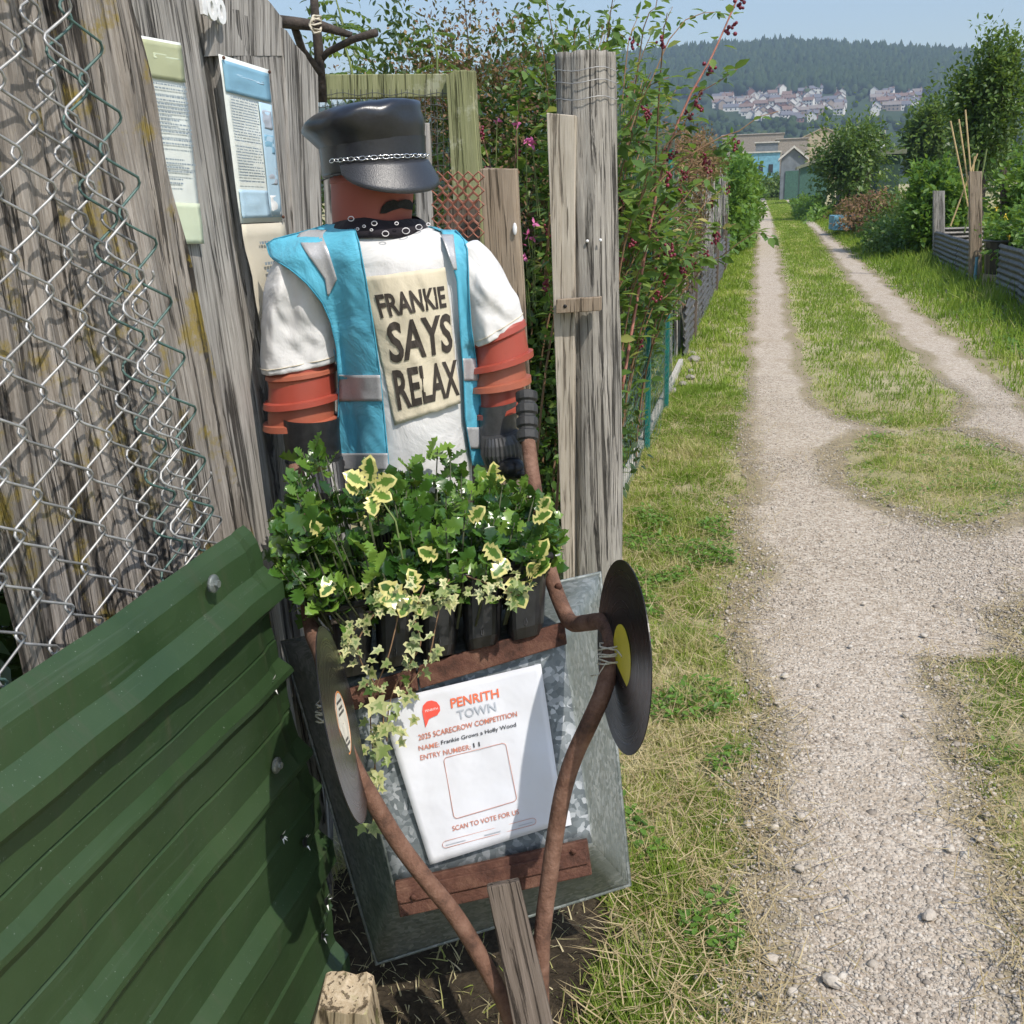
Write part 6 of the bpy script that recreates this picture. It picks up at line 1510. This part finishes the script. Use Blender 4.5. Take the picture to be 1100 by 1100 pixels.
def tree(name, label, base, h, cr, n, size, mat, seed, nb=9, cat='tree', lump=.5, shell=.3, group=None):
    base = Vector(base); e = empty(name, base, label, cat, group); random.seed(seed); cc = base+Vector((0, 0, h-cr[2]))
    th = h*.45; pts_ = [base-ZU*.1, base+Vector((.05, 0, th*.5)), base+Vector((-.03, .03, th))]
    MB().tube(smoothpath(pts_, 4), [h*.022*(1-.06*i) for i in range(9)], 10).build('trunk', 'twig', e, smooth=True)
    mb = MB(); P_ = []
    for k in range(nb):
        a = k*2.4; el = random.uniform(.2, 1.3); q = cc+Vector((cr[0]*.85*cos(a)*cos(el), cr[1]*.85*sin(a)*cos(el), cr[2]*.9*sin(el)*random.uniform(.5, 1.1)))
        m_ = pts_[2].lerp(q, .5)+Vector((random.gauss(0, .1), random.gauss(0, .1), .05)); br_ = smoothpath([pts_[2]-ZU*random.uniform(0, .25)*th, m_, q], 5); mb.tube(br_, [h*.010*(1-.085*i) for i in range(len(br_))], 6)
        for j in range(n//nb//2):
            i = random.randint(3, len(br_)-1); P_.append(list(br_[i]+Vector((random.gauss(0, .15)*cr[0], random.gauss(0, .15)*cr[1], random.gauss(0, .16)*cr[2]))))
    mb.build('limb', 'twig', e, smooth=True)
    pts = np.concatenate([np.array(P_), blob_points(n-len(P_), cc, cr, lump, seed, shell)])
    foliage('crown', pts, cc, size, mat, e, LEAF6 if n < 30000 else LEAF, seed=seed)
    return e
tree('apple_tree', 'loose dark apple tree rising above the beans at the right', (4.3, 24, .2), 4.1, (.85, .9, 1.4), 11000, .10, 'leaf_mid', 31, lump=.45)
tree('apple_tree', 'smaller dark tree behind the beans at the right edge', (7.0, 27, .2), 2.3, (.9, 1.0, .9), 6000, .12, 'leaf_dark', 32)
tree('garden_tree', 'broad dark bush tree in front of the sheds on the right of the lane', (3.2, 46, .2), 3.7, (1.5, 1.6, 1.75), 9000, .17, 'leaf_mid', 33, lump=.6)
tree('garden_tree', 'yellowish tree between the sheds and the apple tree', (7.2, 54, .2), 4.8, (1.2, 1.5, 1.8), 7000, .24, 'leaf_mid', 34, lump=.45)
tree('garden_tree', 'dark tree just right of the dark green shed', (8.6, 48, .2), 3.6, (1.1, 1.4, 1.4), 6000, .2, 'leaf_dark', 35)
tree('garden_tree', 'small dark tree left of the low brown shed', (5.0, 60, .2), 3.8, (1.1, 1.4, 1.4), 5000, .22, 'leaf_dark', 36)
bush('border_weeds', 'reddish flowering weeds on the bank below the sheds', (3.0, 33, .55), (1.0, 3.5, .65), 6000, .12, 'leaf_red', cat='weeds', seed=24, shell=.2, lump=.5)
bush('border_weeds', 'grey green bushy herbs on the bank beside the blue bed', (3.7, 29, .55), (1.0, 2.2, .75), 8000, .09, 'leaf_mid', cat='weeds', seed=25, shell=.2, lump=.5)
bush('border_weeds', 'rough green weeds farther along the bank toward the garage', (1.9, 52, .35), (.7, 9, .5), 6000, .16, 'leaf_bright', cat='weeds', seed=26, shell=.2, lump=.5)
bush('border_weeds', 'pale green weeds in front of the bright plants', (2.6, 24.5, .35), (.55, 2.2, .38), 5000, .09, 'leaf_shrub', cat='weeds', seed=27, shell=.2, lump=.5)
bush('border_weeds', 'nettles lining the left lane edge by the far bushes', (-.95, 60, .3), (.35, 16, .45), 5000, .16, 'leaf_bright', cat='weeds', seed=28, shell=.2, lump=.5)
bush('lane_end_bush', 'low bushes closing the far end of the lane', (1.0, 112, .7), (5.5, 4, 1.4), 6000, .4, 'leaf_mid', seed=29, shell=.2)
a = MB().box((2.55, 33.5, .36), (1.3, .9, .42), Matrix.Rotation(.1, 3, 'Z')).build('raised_bed', 'clad_blue', None, bevel=.02); tag(a, 'pale blue painted raised bed on the right bank', 'raised bed')
bm = bmesh.new(); bmesh.ops.create_icosphere(bm, subdivisions=3, radius=1)
for v in bm.verts: v.co = Vector((v.co.x*.30, v.co.y*.2, v.co.z*.10))*(1+.3*noise.noise(v.co*2))
me = bpy.data.meshes.new('white_rock'); bm.to_mesh(me); bm.free(); o = link('white_rock', me, 'petal_white'); o.location = (2.65, 27, .1); tag(o, 'flat white rock in the grass of the right bank', 'rock')
for (px, py, lab) in ((918, 150, 'white upturned tub on a stake above the dark bush tree'), (948, 160, 'white upturned tub on a stake beside the green shed')):
    e = empty('white_tub', VY(px, py, 50), lab, 'tub'); c = VY(px, py, 50); mb = MB(); mb.loft([[c+Vector((r_*cos(k*pi/6), r_*sin(k*pi/6), z)) for k in range(12)] for r_, z in ((.08, .18), (.08, .17), (.11, -.12))], True, True, True); mb.build('tub_body', 'white_plastic', e); MB().tube([c-ZU*c.z, c], .02, 6).build('stake', 'cane', e)
# street lamps in the valley
for (px, pyt) in ((825, 144), (829, 146), (948, 140), (951, 139)):
    b = VY(px, 175, 300); t2 = VY(px, pyt, 300); e = empty('lamp_post', (b.x, 300, 0), 'thin pale lamp post over the works roofs', 'lamp post', 'thin lamp posts among the works roofs'); MB().tube([Vector((b.x, 300, -1)), t2], .16, 6).build('pole', 'concrete', e)
